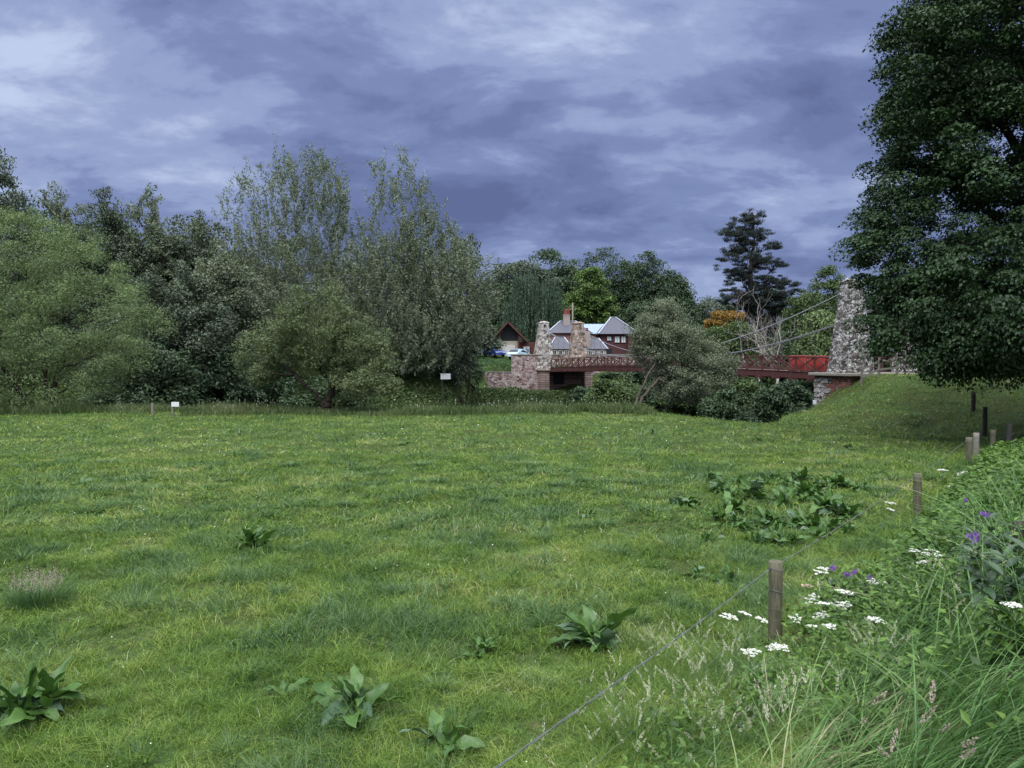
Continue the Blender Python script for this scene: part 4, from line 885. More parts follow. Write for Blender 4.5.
M['tallgrass'] = grassmat('tall_grass', [(0, (.018, .050, .013)), (.5, (.066, .150, .034)), (.9, (.16, .26, .085)), (1, (.34, .32, .18))], .45, .3, .25)
M['paleseed'] = grassmat('pale_seed_heads', [(0, (.24, .27, .15)), (.6, (.42, .44, .30)), (1, (.58, .57, .44))])
M['pinkseed'] = grassmat('pinkish_seed_heads', [(0, (.28, .20, .17)), (1, (.50, .42, .36))])
M['fringe'] = grassmat('river_fringe_grass', [(0, (.035, .065, .020)), (.6, (.085, .125, .040)), (1, (.20, .21, .11))], ps=.4)
M['dock'] = leafmat('dock_leaves', (.028, .075, .016), (.085, .165, .036), .22, .45, .35, 14.0)
M['dockpale'] = leafmat('glaucous_sheen_dock_leaves', (.050, .10, .05), (.10, .16, .095), .12, .40, .45, 2.5)  # paler leaves: undersides, and sky sheen put into the colour
M['herb'] = leafmat('verge_herb_leaves', (.018, .050, .010), (.13, .23, .040), .3, .45, .3, 2.2)
M['comfrey'] = leafmat('dull_green_leaves', (.022, .048, .022), (.060, .105, .050), .15, .45, .4, 1.5)
M['flower'] = plain('white_florets', (.66, .66, .60), .7, .2, .08, 20); M['pinkflower'] = plain('faded_pink_florets', (.55, .40, .33), .7, .2, .1, 20)
M['purple'] = plain('purple_petals', (.20, .09, .36), .6, .3, .3, 15); M['stem'] = plain('green_stalk', (.10, .16, .06), .6, .3, .2, 5); M['drystem'] = plain('dry_stalk', (.33, .27, .18), .7, .2, .2, 5)

def infield(n, ylo, yhi, m=1.5, k=.80):
    yy = np.sqrt(rng.uniform(ylo ** 2, yhi ** 2, n)); xx = rng.uniform(-1, 1, n) * (k * yy + m); return xx, yy
def on_ground(xx, yy, minz=-1.2):
    zz = terrain(xx, yy); g = zz > minz; return np.stack([xx, yy, zz], -1)[g]
prt = []; prb = []
for (ylo, yhi, nc, per, h, wd, segs, cr_) in ((3.6, 7.5, 24000, 13, .125, .0050, 3, .024), (7.5, 13, 26000, 12, .135, .0075, 2, .035), (13, 24, 26000, 11, .14, .014, 2, .06), (24, 46.5, 24000, 10, .14, .028, 1, .11)):
    xx, yy = infield(nc, ylo, yhi); cl = rng.uniform(0, 1, nc); idx = np.repeat(np.arange(nc), per); m = len(idx); off = rng.normal(0, 1, (m, 2)) * cr_
    x_, y_ = xx[idx] + off[:, 0], yy[idx] + off[:, 1]; P_ = np.stack([x_, y_, terrain(x_, y_)], -1); s = fence_s(x_, y_); g = (P_[:, 2] > -1.2) & ~((s > 1.2) & (y_ < 16)); P_, off, idx = P_[g], off[g], idx[g]
    pat = vnoise(P_[:, 0] * .6, P_[:, 1] * .6, 21); pat2 = vnoise(P_[:, 0] * 1.9, P_[:, 1] * 1.9, 22); fine = vnoise(P_[:, 0] * 6, P_[:, 1] * 6, 23); c_ = cl[idx]
    keep = rng.uniform(0, 1, len(P_)) < .35 + .9 * fine; P_, off, c_, pat, pat2, fine = P_[keep], off[keep], c_[keep], pat[keep], pat2[keep], fine[keep]; m = len(P_)
    hh = h * rng.uniform(.4, 1.3, m) * (.45 + .5 * pat + .75 * pat2 * fine) * (.55 + .9 * c_ ** 2); sv = fence_s(P_[:, 0], P_[:, 1]); hh *= 1 + .7 * sstep(-1.0, .1, sv) * (P_[:, 1] < 30); bare = (pat2 < .22) & (fine < .6); hh[bare] *= .35
    blue = (pat * .30 + pat2 * .40 + c_ * .5 > .88); hh[blue] *= 1.25
    lean = np.concatenate([unit(off + rng.normal(0, .5 * cr_, (m, 2))), np.zeros((m, 1))], 1); bd = rng.uniform(.2, 1.7, m); ww = wd * rng.uniform(.6, 1.4, m)
    for msk, dst in ((~blue, prt), (blue, prb)): dst.append(blades(P_[msk], hh[msk], ww[msk], lean[msk], bd[msk], segs))
V, Q_ = merge(prt); tag(link('meadow_grass', npmesh('meadow_grass', V, Q_), M['grass']), 'short grazed green grass covering the meadow and embankment', 'grass', kind='stuff')
V, Q_ = merge(prb); tag(link('coarse_grass', npmesh('coarse_grass', V, Q_), M['bluegrass']), 'darker blue green coarse grass patches in the meadow', 'grass', kind='stuff')
# fallen stems and bits in the turf, and tiny white clover heads
xx, yy = infield(1500, 4, 40); P_ = on_ground(xx, yy) + [0, 0, .10]; g = vnoise(P_[:, 0] * .8, P_[:, 1] * .8, 33) > .45; P_ = P_[g]; n = len(P_)
V, Q_ = leaves(P_, rdir(n) * [1, 1, .1], np.tile([0, 0, 1.], (n, 1)) + rng.normal(0, .3, (n, 3)), .006 + .0016 * P_[:, 1] * rng.uniform(.5, 1.1, n), .006 + .0016 * P_[:, 1] * rng.uniform(.4, .9, n))
tag(link('clover_flowers', npmesh('clover_flowers', V, Q_), M['flower']), 'tiny white clover heads dotted through the meadow grass', 'flowers', kind='stuff')

xx, yy = infield(30000, 3.6, 22); P_ = on_ground(xx, yy); g = vnoise(P_[:, 0] * 1.2, P_[:, 1] * 1.2, 81) + .5 * vnoise(P_[:, 0] * 4, P_[:, 1] * 4, 82) > .95; P_ = P_[g & (fence_s(P_[:, 0], P_[:, 1]) < .8)]; idx = np.repeat(np.arange(len(P_)), 4); n = len(idx)
C = P_[idx] + np.stack([rng.normal(0, .03, n), rng.normal(0, .03, n), rng.uniform(.02, .10, n)], -1); sz = rng.uniform(.014, .034, n) * np.clip(P_[idx, 1] / 8, .8, 2.0)
V1 = leaves(C, rdir(n) * [1, 1, .3], rdir(n) * .5 + [0, 0, 1.], sz, sz * .7); tag(link('turf_weeds', npmesh('turf_weeds', *V1), M['herb']), 'small round leaved clover and weeds matted in the turf', 'undergrowth', kind='stuff')
n = 5000; xx, yy = infield(n, 3.6, 20); P_ = on_ground(xx, yy) + [0, 0, .05]; P_ = P_[vnoise(P_[:, 0] * 1.5, P_[:, 1] * 1.5, 84) > .5]; n = len(P_)
V1 = blades(P_, rng.uniform(.04, .14, n), np.clip(P_[:, 1] * .0007, .003, .01), rdir(n) * [1, 1, 0], rng.uniform(.5, 3, n), 2); tag(link('dead_grass', npmesh('dead_grass', *V1), M['paleseed']), 'dry straw coloured stems lying in the turf', 'grass', kind='stuff')
xx, yy = infield(230, 4.2, 22); g = fence_s(xx, yy) < .2; xx, yy = xx[g], yy[g]; sz = rng.uniform(.05, .17, len(xx)) * np.clip(yy / 9, .7, 2.2); idx = np.repeat(np.arange(len(xx)), 130); n = len(idx)
o_ = rng.normal(0, 1, (n, 2)); x_ = xx[idx] + o_[:, 0] * sz[idx]; y_ = yy[idx] + o_[:, 1] * sz[idx] * .8; P_ = np.stack([x_, y_, terrain(x_, y_)], -1); g = P_[:, 2] > -.8; P_ = P_[g]; o_ = o_[g]; n = len(P_)
V1 = blades(P_, rng.uniform(.08, .21, n), np.clip(P_[:, 1] * .0009, .0045, .024), np.concatenate([unit(o_), np.zeros((n, 1))], 1), rng.uniform(.3, 1.4, n), 3)
tag(link('rough_tufts', npmesh('rough_tufts', *V1), M['bluegrass']), 'ungrazed darker tufts of longer grass dotted over the meadow', 'grass', kind='stuff')
# river fringe: rank grass, weeds and pale seed heads along the far edge of the meadow
xx = rng.uniform(-48, 36, 60000); yy = shore(xx) - 1.3 + rng.normal(0, 1.1, 60000); P_ = on_ground(xx, yy, -1.9); g = vnoise(P_[:, 0] * .9, P_[:, 1] * .9, 41); P_ = P_[g > .25]
n = len(P_); gg2 = vnoise(P_[:, 0] * .35, P_[:, 1] * .5, 42); msk = ~((P_[:, 0] > 8.2) & (P_[:, 0] < 19)) & ~((P_[:, 0] > 9.5) & (P_[:, 2] > .25)); P_ = P_[msk]; gg2 = gg2[msk]; n = len(P_)
V1 = blades(P_, rng.uniform(.3, .7, n) * (.5 + .8 * gg2), rng.uniform(.025, .05, n), rdir(n) * [1, 1, 0], rng.uniform(.1, .9, n), 2)
tag(link('river_fringe_grass', npmesh('river_fringe_grass', *V1), M['fringe']), 'rank long grass along the river edge of the meadow', 'grass', kind='stuff')
k = rng.random(n) < .02; k &= gg2 > .5; C = P_[k] + np.stack([rng.normal(0, .05, k.sum()), np.zeros(k.sum()), rng.uniform(.4, .85, k.sum()) * (.5 + .6 * gg2[k])], -1); n = len(C)
V1 = leaves(np.repeat(C, 2, 0), rdir(2 * n) * .4 + [0, 0, 1.], rdir(2 * n), rng.uniform(.06, .16, 2 * n), rng.uniform(.03, .06, 2 * n))
tag(link('river_fringe_seed_heads', npmesh('river_fringe_seed_heads', *V1), M['paleseed']), 'pale seed heads over the long grass at the river edge', 'grass', kind='stuff')
# undergrowth on the far bank
n = 90000; xx = rng.uniform(-62, 60, n); yfv = np.interp(xx, [-200, -60, -20, -10, -6.6, -5.2, 4, 14, 30, 60, 200], [52, 62, 72, 75, 80, 95.5, 97.0, 99, 101, 108, 150]); t = rng.uniform(-3.0, 5.0, n)
wall = (xx > -5.5) & (xx < 14); t[wall] = rng.uniform(-3.0, .9, wall.sum()); yy = yfv + t; zz = terrain(xx, yy); hm = (.35 + 1.3 * vnoise(xx * .45, yy * .45, 51) ** 1.3) * np.where(xx < -5.5, .8, np.where(xx < 14, .55, 1.1))
C = np.stack([xx, yy, zz + hm * rng.uniform(0, 1, n) ** .6], -1); C = C[C[:, 2] > -2.0]; n = len(C)
V1 = leaves(C, rdir(n) + [0, 0, .2], rdir(n) * .7 + [0, -.3, .8], rng.uniform(.14, .34, n), rng.uniform(.08, .20, n))
tag(link('bank_undergrowth', npmesh('bank_undergrowth', *V1), M['shrub']), 'rank green undergrowth of weeds on the far river bank', 'undergrowth', kind='stuff')
k = rng.random(n) < .006; k &= C[:, 0] < 16; C2 = C[k] + [0, 0, .25]; n = len(C2); V1 = leaves(C2, rdir(n), rdir(n) * .4 + [0, -.5, .6], rng.uniform(.12, .3, n), rng.uniform(.10, .2, n))
tag(link('bank_flowers', npmesh('bank_flowers', *V1), M['paleseed']), 'pale flower heads among the far bank weeds', 'flowers', kind='stuff')
# rough grass on the slope above the low wing wall and beside the drive
n = 30000; xx = rng.uniform(-18, 0, n); yy = rng.uniform(99.5, 112, n); P_ = on_ground(xx, yy); n = len(P_)
V1 = blades(P_, rng.uniform(.12, .3, n), rng.uniform(.06, .12, n), rdir(n) * [1, 1, 0], rng.uniform(.2, 1, n), 1)
tag(link('bank_lawn', npmesh('bank_lawn', *V1), M['bluegrass']), 'bright grass slope above the low wing wall', 'grass', kind='stuff')

# ------------------------------------------------------------------ placing things on the ground seen through a picture point
def on_ray(px, py, h=0.0):
    Y = np.arange(1.6, 60, .02); g = (CZ + (HOR - py) / F * Y) <= terrain((px - 512) / F * Y, Y) + h
    return W(px, py, float(Y[np.argmax(g)]) if g.any() else 40)
def leaf_grid(ln, wd, el, az, curl, wave, base=(0, 0, 0), fold=.25, nl=8, stalk=.15, roll=0.0, ragged=0.0):
    """one broad leaf: arching midrib, folded and wavy blade"""
    t = np.linspace(0, 1, nl + 1); ang = el - curl * t; dx = np.cos(ang); dz = np.sin(ang); st = ln / nl
    rx = np.concatenate([[0], np.cumsum(dx[:-1] * st)]); rz_ = np.concatenate([[0], np.cumsum(dz[:-1] * st)])
    prof = np.where(t < stalk, .05, np.sin(np.clip((t - stalk) / (1 - stalk), 0, 1) ** .72 * np.pi) ** .75) * wd / 2; prof[-1] = .002
    V = []
    ph = rng.uniform(0, 6); side = np.cumsum(rng.normal(0, .05, nl + 1)) * ln; side -= side[0]
    if ragged: prof = prof * (1 + rng.normal(0, ragged, nl + 1))
    for s in (-1, -.5, 0, .5, 1):
        off = prof * s; lift = abs(s) * prof * fold + wave * wd * np.sin(t * 17 + ph + s * 2) * abs(s) * (prof > .01)
        o2, l2 = off * math.cos(roll) - lift * math.sin(roll), off * math.sin(roll) + lift * math.cos(roll)
        V.append(np.stack([rx - np.sin(ang) * l2, o2 + side * .6, rz_ + np.cos(ang) * l2], -1))
    V = np.stack(V, 1); ca, sa = math.cos(az), math.sin(az)
    V = V @ np.array([[ca, sa, 0], [-sa, ca, 0], [0, 0, 1]]) + np.array(base); V = V.reshape(-1, 3)
    i = np.arange(nl)[:, None] * 5 + np.arange(4)[None]; return V, np.stack([i, i + 1, i + 6, i + 5], -1).reshape(-1, 4)
def dock(label, px, py, size, n=14, pale=.35, group='broad leaved docks in the meadow', cat='plant', up=0.0):
    q = on_ray(px, py, .02); t = thing('dock_plant', label, cat, (q.x, q.y, tz(q.x, q.y)), rng.uniform(0, 6), group)
    gA, gB = [], []; n = int(n * 1.35)
    for k in range(n):
        f = k / n; el = R(18 + up + 58 * (1 - f)) + rng.normal(0, .30); ln = size * 1.02 * rng.uniform(.4, 1.2) * (.75 + .35 * f); sp = size * .16
        lf = leaf_grid(ln, ln * rng.uniform(.20, .36), el, rng.uniform(0, 6.3), rng.uniform(.3, 2.4), .10, (rng.normal(0, sp), rng.normal(0, sp), 0), stalk=rng.uniform(.12, .3), roll=rng.normal(0, .42), ragged=.14, nl=10)
        (gB if rng.random() < pale * .35 else gA).append(lf)
    if gA: V, Q_ = merge(gA); link('leaves', npmesh('leaves', V, Q_, True), M['dock'], t)
    if gB: V, Q_ = merge(gB); link('pale_leaves', npmesh('pale_leaves', V, Q_, True), M['dockpale'], t)
    return t
dock('big dock with spreading grey green leaves in the middle foreground', 597, 648, .50, 44, .6, up=12)
dock('dock with long pale upright leaf left of the middle foreground', 352, 712, .42, 24, .6, up=10)
dock('single leaf dock just left of the long pale leaved one', 278, 700, .28, 10, .6)
dock('large clump of wide green dock leaves at the bottom left corner', 15, 722, .50, 38, .3, up=15)
dock('flat pale dock near the bottom edge by the wire', 443, 752, .34, 18, .7, up=0)
dock('small dark dock left of the big middle one', 480, 660, .30, 20, .3, up=14)
dock('dock alone in the left half of the meadow', 249, 549, .42, 24, .3, up=16)
dock('low dock by the left edge far out in the field', 80, 486, .34, 13, .2)
dock('tiny dock beside the low one at the left edge', 38, 487, .24, 8, .2)
dock('dock at the left end of the large patch near the fence', 683, 506, .42, 24, .6)
for k, (px, py, s, lab) in enumerate([(722, 492, .36, 'dock at the back left of the large patch'), (735, 512, .36, 'dock at the front left of the large patch'), (757, 500, .42, 'leafy dock left of centre in the large patch'), (782, 506, .44, 'tallest leafed dock in the centre of the large patch'), (805, 496, .44, 'dock right behind the centre of the large patch'),
                                      (828, 512, .44, 'glossy dock at the front right of the large patch'), (846, 517, .38, 'pale leaved dock at the right end of the large patch'), (770, 527, .34, 'dock at the front of the large patch'), (815, 530, .32, 'dock nearest the wire in the large patch'), (838, 486, .36, 'dock at the back right of the large patch'), (800, 481, .30, 'dock at the very back of the large patch')]):
    dock(lab, px, py, s * 1.15, 34, .45 if k in (2, 6) else .3, 'docks of the large patch near the fence', up=22)
nth = ['leftmost', 'second from the left', 'third from the left', 'fourth from the left', 'fifth from the left', 'middle', 'fifth from the right', 'fourth from the right', 'third from the right', 'second from the right', 'rightmost']
for row, (ya, yb) in (('back', (480, 506)), ('front', (516, 546))):
    for k, px in enumerate(np.linspace(714, 862, 11)):
        dock('ragged dock, %s in the %s row of the patch' % (nth[k], row), px + rng.uniform(-5, 5) - (12 if row == 'front' else 0), rng.uniform(ya, yb), rng.uniform(.26, .42), 20, .4, 'tangled docks filling the patch', up=20)
dock('small dock in front of the large patch', 722, 530, .22, 8, .4); dock('dock left behind the nearest post', 727, 585, .30, 13, .25, up=15); dock('dock by the wire left of the nearest post', 700, 578, .26, 10, .25, up=15)
dock('low dark dock in the middle of the meadow', 590, 517, .26, 12, .2, up=10); dock('low dark dock left of the middle one', 532, 499, .24, 9, .2); dock('dock on the far meadow, left of the sallow', 597, 436, .36, 10, .3); dock('dock on the far meadow below the sallow', 652, 434, .40, 12, .3)
dock('dock on the far meadow towards the willow', 138, 482, .26, 8, .2); dock('dock on the far meadow before the alder', 222, 441, .34, 8, .3); dock('dock on the shaded grass below the embankment', 852, 450, .34, 9, .7); dock('second dock on the grass below the embankment, right of its twin', 866, 452, .30, 7, .7)
dock('small dock at mid distance right of the lone one', 342, 522, .22, 8, .4); dock('tiny dark dock far out near the middle', 405, 445, .30, 8, .2); dock('dark dock at the foot of the embankment nose', 760, 440, .34, 9, .2)
# dry tussock at the left edge
q = on_ray(33, 605, .05); t = thing('grass_tussock', 'brownish dry grass tussock with pinkish seed heads at the left edge', 'grass tussock', (q.x, q.y, tz(q.x, q.y)))
n = 900; P_ = np.stack([rng.normal(0, .14, n), rng.normal(0, .12, n), np.zeros(n)], -1); V1 = blades(P_, rng.uniform(.2, .42, n), np.full(n, .006), unit(P_ + 1e-3) * [1, 1, 0], rng.uniform(.1, .9, n), 3); link('blades', npmesh('blades', *V1), M['bluegrass'], t)
n = 1500; k = rng.integers(0, 170, n); an = hsh(k, k, 5) * 6.3; rr_ = .03 + .26 * hsh(k, k, 9) ** .7; C = np.stack([np.cos(an) * rr_ * 1.2, np.sin(an) * rr_ * .8, .24 + .18 * hsh(k, k, 2) + rng.uniform(-.05, .05, n)], -1) + rng.normal(0, .006, (n, 3))
V1 = leaves(C, rdir(n) * .4 + [0, 0, 1.], rdir(n), np.full(n, .016), np.full(n, .008)); link('seed_heads', npmesh('seed_heads', *V1), M['pinkseed'], t)

# ------------------------------------------------------------------ the verge at the right: stuff
def verge_pts(n, smin=.0, smax=4.5, ylo=1.2, yhi=22, near=1.9, dens=None):
    yy = np.sqrt(rng.uniform(ylo ** 2, yhi ** 2, n)); s = rng.uniform(smin, smax, n); xx = (s + .605 * yy) / .797 - 3.1; g = (np.hypot(xx, yy) > near) & (np.abs(xx) < .85 * yy + 1.0)
    xx, yy = xx[g], yy[g]; return np.stack([xx, yy, terrain(xx, yy)], -1)
cen = verge_pts(14500, .05, 4.6, 1.5, 21, 1.95); gv = vnoise(cen[:, 0] * 1.4, cen[:, 1] * 1.4, 61); cen = cen[rng.random(len(cen)) < .15 + gv]; nc = len(cen)
sc_ = rng.uniform(.5, 1.3, nc) * (.5 + .8 * sstep(.2, 2.0, fence_s(cen[:, 0], cen[:, 1]))) * (1 - .60 * sstep(8, 12, cen[:, 1])) * (.6 + .8 * vnoise(cen[:, 0] * .9, cen[:, 1] * .9, 62))
idx = np.repeat(np.arange(nc), 16); n = len(idx); o_ = rng.normal(0, 1, (n, 2)); P_ = cen[idx].copy(); P_[:, :2] += o_ * .035; dist = np.hypot(P_[:, 0], P_[:, 1])
hh = rng.uniform(.20, .52, n) * sc_[idx] * np.clip(.25 + dist / 6.5, 0, 1.2)
ln_ = unit(np.concatenate([o_ * .55, np.zeros((n, 1))], 1) + [.75, -.30, 0]); V1 = blades(P_, hh, np.clip(dist * .0020, .0048, .020) * rng.uniform(.5, 1.5, n), ln_, rng.uniform(.4, 2.0, n), 6)
tag(link('verge_grass', npmesh('verge_grass', *V1), M['tallgrass']), 'long arching green grass on the bank at the right', 'grass', kind='stuff')
# Yorkshire fog style soft pale heads
def seedgrass(name, label, regions, per, mat, plume, rp, hgt, fl=26):
    stems, C, D = [], [], []
    for (px, py, sx, sy, cnt) in regions:
        q = on_ray(px, py, hgt * .6)
        for _ in range(cnt):
            x_ = q.x + rng.normal(0, sx); y_ = q.y + rng.normal(0, sy); 
            if math.hypot(x_, y_) < 2.1: continue
            z_ = tz(x_, y_); h = hgt * rng.uniform(.75, 1.2); a = rng.uniform(0, 6.3); bx = h * rng.uniform(.05, .3)
            tt = np.linspace(0, 1, 6); pts = np.stack([x_ + math.cos(a) * bx * tt ** 2, y_ + math.sin(a) * bx * tt ** 2, z_ + h * tt], -1); stems.append(tube_np(pts, .0016, 3, False))
            m = fl; u_ = rng.uniform(0, 1, m); tip = pts[-1]; dr = unit(pts[-1] - pts[-2] + [math.cos(a) * .03, math.sin(a) * .03, -.01]); pr_ = np.sin(np.clip(u_ * .9 + .08, 0, 1) * np.pi) * rp
            C.append(tip + dr * (u_[:, None] * plume) + rdir(m) * pr_[:, None]); D.append(dr + rng.normal(0, .35, (m, 3)))
    C = np.concatenate(C); D = np.concatenate(D); n = len(C)
    a = leaves(C, D, rdir(n), rng.uniform(.010, .018, n), rng.uniform(.004, .008, n)); V, Q_ = merge(stems); 
    tag(link(name + '_stalks', npmesh(name, V, Q_), M['stem']), label[0], 'grass', kind='stuff'); tag(link(name, npmesh(name, *a), mat), label[1], 'grass', kind='stuff')
seedgrass('soft_seed_grass', ('thin stalks of the soft pale grass at the bottom', 'soft pale green seed plumes at the bottom of the picture'), [(690, 660, .35, .3, 60), (730, 700, .35, .3, 70), (640, 710, .3, .3, 25), (670, 750, .4, .3, 60), (770, 740, .3, .2, 40), (850, 610, .5, .5, 50), (960, 570, .5, .5, 40), (900, 660, .4, .3, 30)], 1, M['paleseed'], .10, .010, .40, 44)
seedgrass('loose_seed_grass', ('stalks of the loose pinkish seed grass', 'loose pinkish seed heads at the bottom right'), [(872, 725, .04, .04, 2), (930, 750, .06, .05, 3), (885, 775, .06, .05, 2), (970, 775, .06, .05, 2)], 1, M['pinkseed'], .11, .014, .30, 70)
# broad herb leaves
P_ = verge_pts(30000, .10, 4.6, 2.0, 22, 2.3); g = vnoise(P_[:, 0] * 1.3 + 9, P_[:, 1] * 1.3, 71); sv = fence_s(P_[:, 0], P_[:, 1]); P_ = P_[((g > .50) | (P_[:, 1] > 8)) & ((sv > .55) | (P_[:, 1] < 9))]; n = len(P_)
idx = np.repeat(np.arange(n), 4); n3 = len(idx); dist = np.hypot(P_[:, 0], P_[:, 1])[idx]; hv = np.clip(.16 + dist / 26, .22, .42)
C = P_[idx] + np.stack([rng.normal(0, .05, n3), rng.normal(0, .05, n3), hv * rng.uniform(.2, 1.3, n3)], -1)
V1 = leaves(C, rdir(n3) * [1, 1, .45], rdir(n3) * .6 + [0, 0, 1.], rng.uniform(.05, .11, n3) * np.clip(dist / 9, .8, 1.5), rng.uniform(.03, .055, n3) * np.clip(dist / 9, .8, 1.5))
tag(link('verge_herbs', npmesh('verge_herbs', *V1), M['herb']), 'leafy low weeds among the long grass of the right bank', 'undergrowth', kind='stuff')

# white umbel flowers
def umbel(label, px, py, h, r, pink=False):
    q = on_ray(px, py, h); z0 = tz(q.x, q.y); hz = q.z - z0; t = thing('umbel_flower', label, 'flower', (q.x, q.y, z0), 0, 'flat white flower heads along the wire fence')
    nsub = 11; C = []; rays = []; a0 = rng.uniform(0, 6); top = np.array([0, 0, hz]); tilt = rng.normal(0, .18, 2)
    for k in range(nsub):
        rr_ = r * math.sqrt((k + .4) / nsub); a = a0 + k * 2.4; c0 = top + [math.cos(a) * rr_, math.sin(a) * rr_, -.10 * r * (rr_ / r) ** 2 + tilt[0] * math.cos(a) * rr_ + tilt[1] * math.sin(a) * rr_ + rng.normal(0, .06 * r)]
        rays.append(tube_np([top - [0, 0, r * .75], c0], .0016, 3, False)); m = 26; rad = r * .26 * np.sqrt(rng.uniform(0, 1, m)); an = rng.uniform(0, 6.3, m)
        C.append(c0 + np.stack([np.cos(an) * rad, np.sin(an) * rad, -rad * .25 + rng.normal(0, .003, m)], -1))
    C = np.concatenate(C); n = len(C); bend = rng.normal(0, .04, 2)
    st_ = tube_np([(bend[0], bend[1], -.05), (bend[0] * .4, bend[1] * .4, hz * .5), tuple(top - [0, 0, r * .75])], [.005, .004, .003], 6)
    V, Q_ = merge([st_] + rays); link('stalk', npmesh('stalk', V, Q_), M['stem'], t)
    sz = max(.011, q.y * .0016); V1 = leaves(C, rdir(n) * [1, 1, .2], rdir(n) * .35 + [0, 0, 1.], rng.uniform(.8, 1.3, n) * sz, rng.uniform(.8, 1.2, n) * sz); link('flower_head', npmesh('flower_head', *V1), M['pinkflower' if pink else 'flower'], t)
    L1 = [leaf_grid(.16, .05, R(rng.uniform(20, 50)), rng.uniform(0, 6), .8, .08, (0, 0, hz * rng.uniform(.15, .5)), nl=6) for _ in range(5)]; V, Q_ = merge(L1); link('leaves', npmesh('leaves', V, Q_, True), M['herb'], t)
um = [(731, 618, .45, .085, 'large white umbel left of the nearest post'), (747, 615, .48, .06, 'small umbel just behind the large one left of the nearest post'), (764, 621, .45, .055, 'small umbel touching the left side of the nearest post'), (753, 654, .50, .085, 'white umbel below and left of the nearest post'), (781, 649, .55, .095, 'wide white umbel directly in front of the nearest post'),
      (798, 620, .45, .06, 'umbel just right of the nearest post'), (824, 571, .55, .09, 'topmost big umbel of the cluster right of the nearest post'), (815, 600, .50, .08, 'left umbel of the cluster right of the post'), (829, 605, .50, .08, 'lower middle umbel of the cluster right of the post'), (848, 593, .55, .085, 'right upper umbel of the cluster right of the post'),
      (846, 606, .50, .08, 'right lower umbel of the cluster right of the post'), (824, 617, .48, .08, 'bottom umbel of the cluster right of the post'), (877, 583, .50, .07, 'umbel beside the purple flowers'), (890, 586, .45, .06, 'flat umbel right of the purple flowers'), (892, 503, .45, .09, 'lone white umbel by the wire left of the second post'), (893, 510, .40, .06, 'small umbel under the lone one by the wire'),
      (879, 621, .50, .06, 'umbel low in the long grass below the cluster'), (920, 552, .50, .08, 'umbel in the middle of the right bank'), (936, 554, .50, .09, 'flat umbel right beside the middle one of the bank'), (926, 563, .45, .06, 'small umbel below the pair on the bank'), (1017, 606, .40, .05, 'umbel at the right edge under the dark leaves'),
      (945, 470, .40, .12, 'umbel between the second and third post'), (965, 473, .40, .12, 'left umbel of the row above the leafy patch'), (972, 478, .40, .12, 'middle umbel of the row above the leafy patch'), (984, 480, .40, .12, 'right umbel of the row above the leafy patch'), (956, 487, .40, .11, 'umbel below the row beyond the second post'), (957, 494, .4, .10, 'lowest umbel beyond the second post'), (998, 476, .4, .13, 'umbel on the leafy patch near the right edge'), (833, 628, .45, .06, 'half hidden umbel under the cluster'), (815, 628, .42, .055, 'small umbel right and below the nearest post')]
for px, py, h, r, lab in um: umbel(lab, px, py, h, r)
umbel('faded pinkish umbel left of the cluster', 810, 587, .5, .07, True)
# purple flowered plants
def purple_plant(label, heads, big, leafn, mat='comfrey', lsize=.16):
    q0 = on_ray(heads[0][0], heads[0][1], .6); z0 = tz(q0.x, q0.y); t = thing('purple_flower', label, 'flower', (q0.x, q0.y, z0), 0, 'purple flowered plants on the bank'); st_, C, lv = [], [], []
    for px, py in heads:
        q = W(px, py, q0.y + rng.normal(0, .08)) - Vector((q0.x, q0.y, z0)); top = np.array(q); bs = np.array([rng.normal(0, .04), rng.normal(0, .04), -.05])
        st_.append(tube_np([bs, bs * .4 + top * .6, top], [.005, .004, .003], 5)); m = 60; c_ = top + rdir(m) * rng.uniform(.003, .045, (m, 1)) * [1.1, 1, .8] + [0, 0, .04]; V1 = leaves(c_, rdir(m) * .5 - [0, 0, 1.], rdir(m), np.full(m, .024), np.full(m, .013)); link('flower_head', npmesh('flower_head', *V1), M['purple'], t)
        for k in range(leafn): f = rng.uniform(.15, .98); lv.append(leaf_grid(lsize * rng.uniform(.7, 1.2) * (1.2 - .5 * f), lsize * .26, R(rng.uniform(5, 60)), rng.uniform(0, 6.3), 1.0, .03, tuple(bs + (top - bs) * f), nl=6, stalk=.08))
    V, Q_ = merge(st_); link('stalks', npmesh('stalks', V, Q_), M['stem'], t); V, Q_ = merge(lv); link('leaves', npmesh('leaves', V, Q_, True), M[mat], t)
purple_plant('purple flowered plant among the white umbels by the nearest post', [(835, 573), (850, 580), (857, 577), (872, 583)], 1, 12)
purple_plant('purple flowers low on the bank left of the dark post', [(975, 541), (978, 545)], 1, 12)
purple_plant('purple flowers highest on the bank', [(968, 504), (970, 512)], 1, 14)
purple_plant('purple flower nearest the right edge above the dark leaves', [(987, 519), (990, 520)], 1, 14)
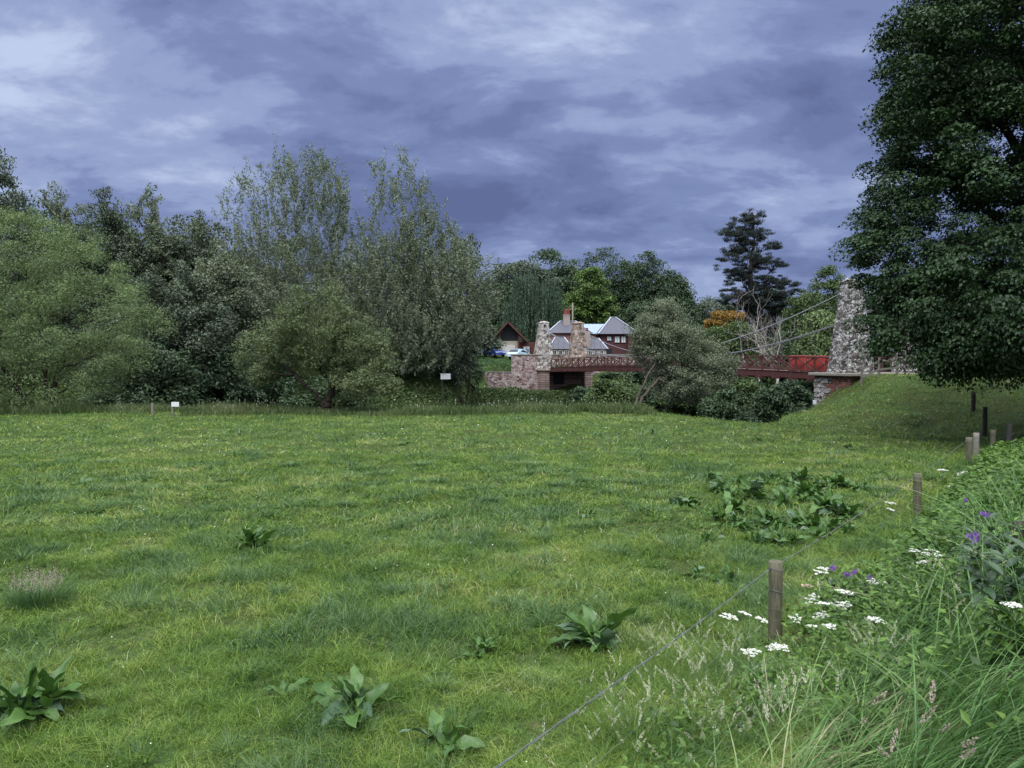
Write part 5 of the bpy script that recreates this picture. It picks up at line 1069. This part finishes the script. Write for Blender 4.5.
def leafy(label, px, py, h, n, size, mat='comfrey', grp='leafy plants on the right bank'):
    q = on_ray(px, py, h * .5); z0 = tz(q.x, q.y); t = thing('leafy_plant', label, 'plant', (q.x, q.y, z0), 0, grp); lv, st_ = [], []
    for s in range(6):
        a = s * 1.05 + rng.normal(0, .2); top = np.array([math.cos(a) * h * .35, math.sin(a) * h * .35, h * rng.uniform(.75, 1.1)]); st_.append(tube_np([(0, 0, -.05), top * .5 + [0, 0, .05], top], [.007, .006, .003], 5))
        for k in range(n // 6): f = rng.uniform(.2, 1); lv.append(leaf_grid(size * rng.uniform(.7, 1.2), size * .30, R(rng.uniform(-5, 55)), rng.uniform(0, 6.3), rng.uniform(.6, 1.3), .03, tuple(top * f), nl=6, stalk=.1))
    V, Q_ = merge(st_); link('stalks', npmesh('stalks', V, Q_), M['stem'], t); V, Q_ = merge(lv); link('leaves', npmesh('leaves', V, Q_, True), M[mat], t)
leafy('dark broad leaved plant at the right edge below the dark post', 1005, 590, .60, 60, .20); leafy('dark leaved plant left of the dark post', 985, 565, .55, 54, .18); leafy('dark leaved plant under the right edge post', 1020, 560, .6, 48, .18)
leafy('narrow leaved plant right of the white umbel cluster', 880, 610, .42, 54, .14); leafy('green leafy plant in the middle of the bank', 925, 600, .42, 48, .13, 'herb')
for k, (px, py, lab) in enumerate([(765, 690, 'bright green leafy plant below the nearest post'), (790, 720, 'bright leafy plant near the bottom edge'), (745, 725, 'leafy weed left near the bottom edge'), (815, 668, 'bright leafy weed right of the wide umbel'), (850, 690, 'leafy weed in the long grass at the bottom')]): leafy(lab, px, py, .24, 42, .11, 'herb')
for k, (px, py, lab) in enumerate([(985, 470, 'yellow green creeping patch highest on the bank'), (1010, 460, 'yellow green leafy patch at the right edge'), (960, 500, 'leafy plant beyond the second post'), (1005, 490, 'leafy plant in the yellow green patch of the bank'), (1015, 640, 'leafy plant at the right edge among long grass')]): leafy(lab, px, py, .35, 70, .15, 'herb')
# the tall dry stalk in front of the post
q = on_ray(776, 735, .2); t = tag(link('dry_stalk', npmesh('dry_stalk', *tube_np([(0, 0, -.05), (-.015, 0, .35), (-.05, .05, .72)], [.004, .0035, .002], 6), True), M['drystem']), 'tall thin dry stalk rising before the nearest post', 'stalk'); t.location = (q.x, q.y, tz(q.x, q.y))
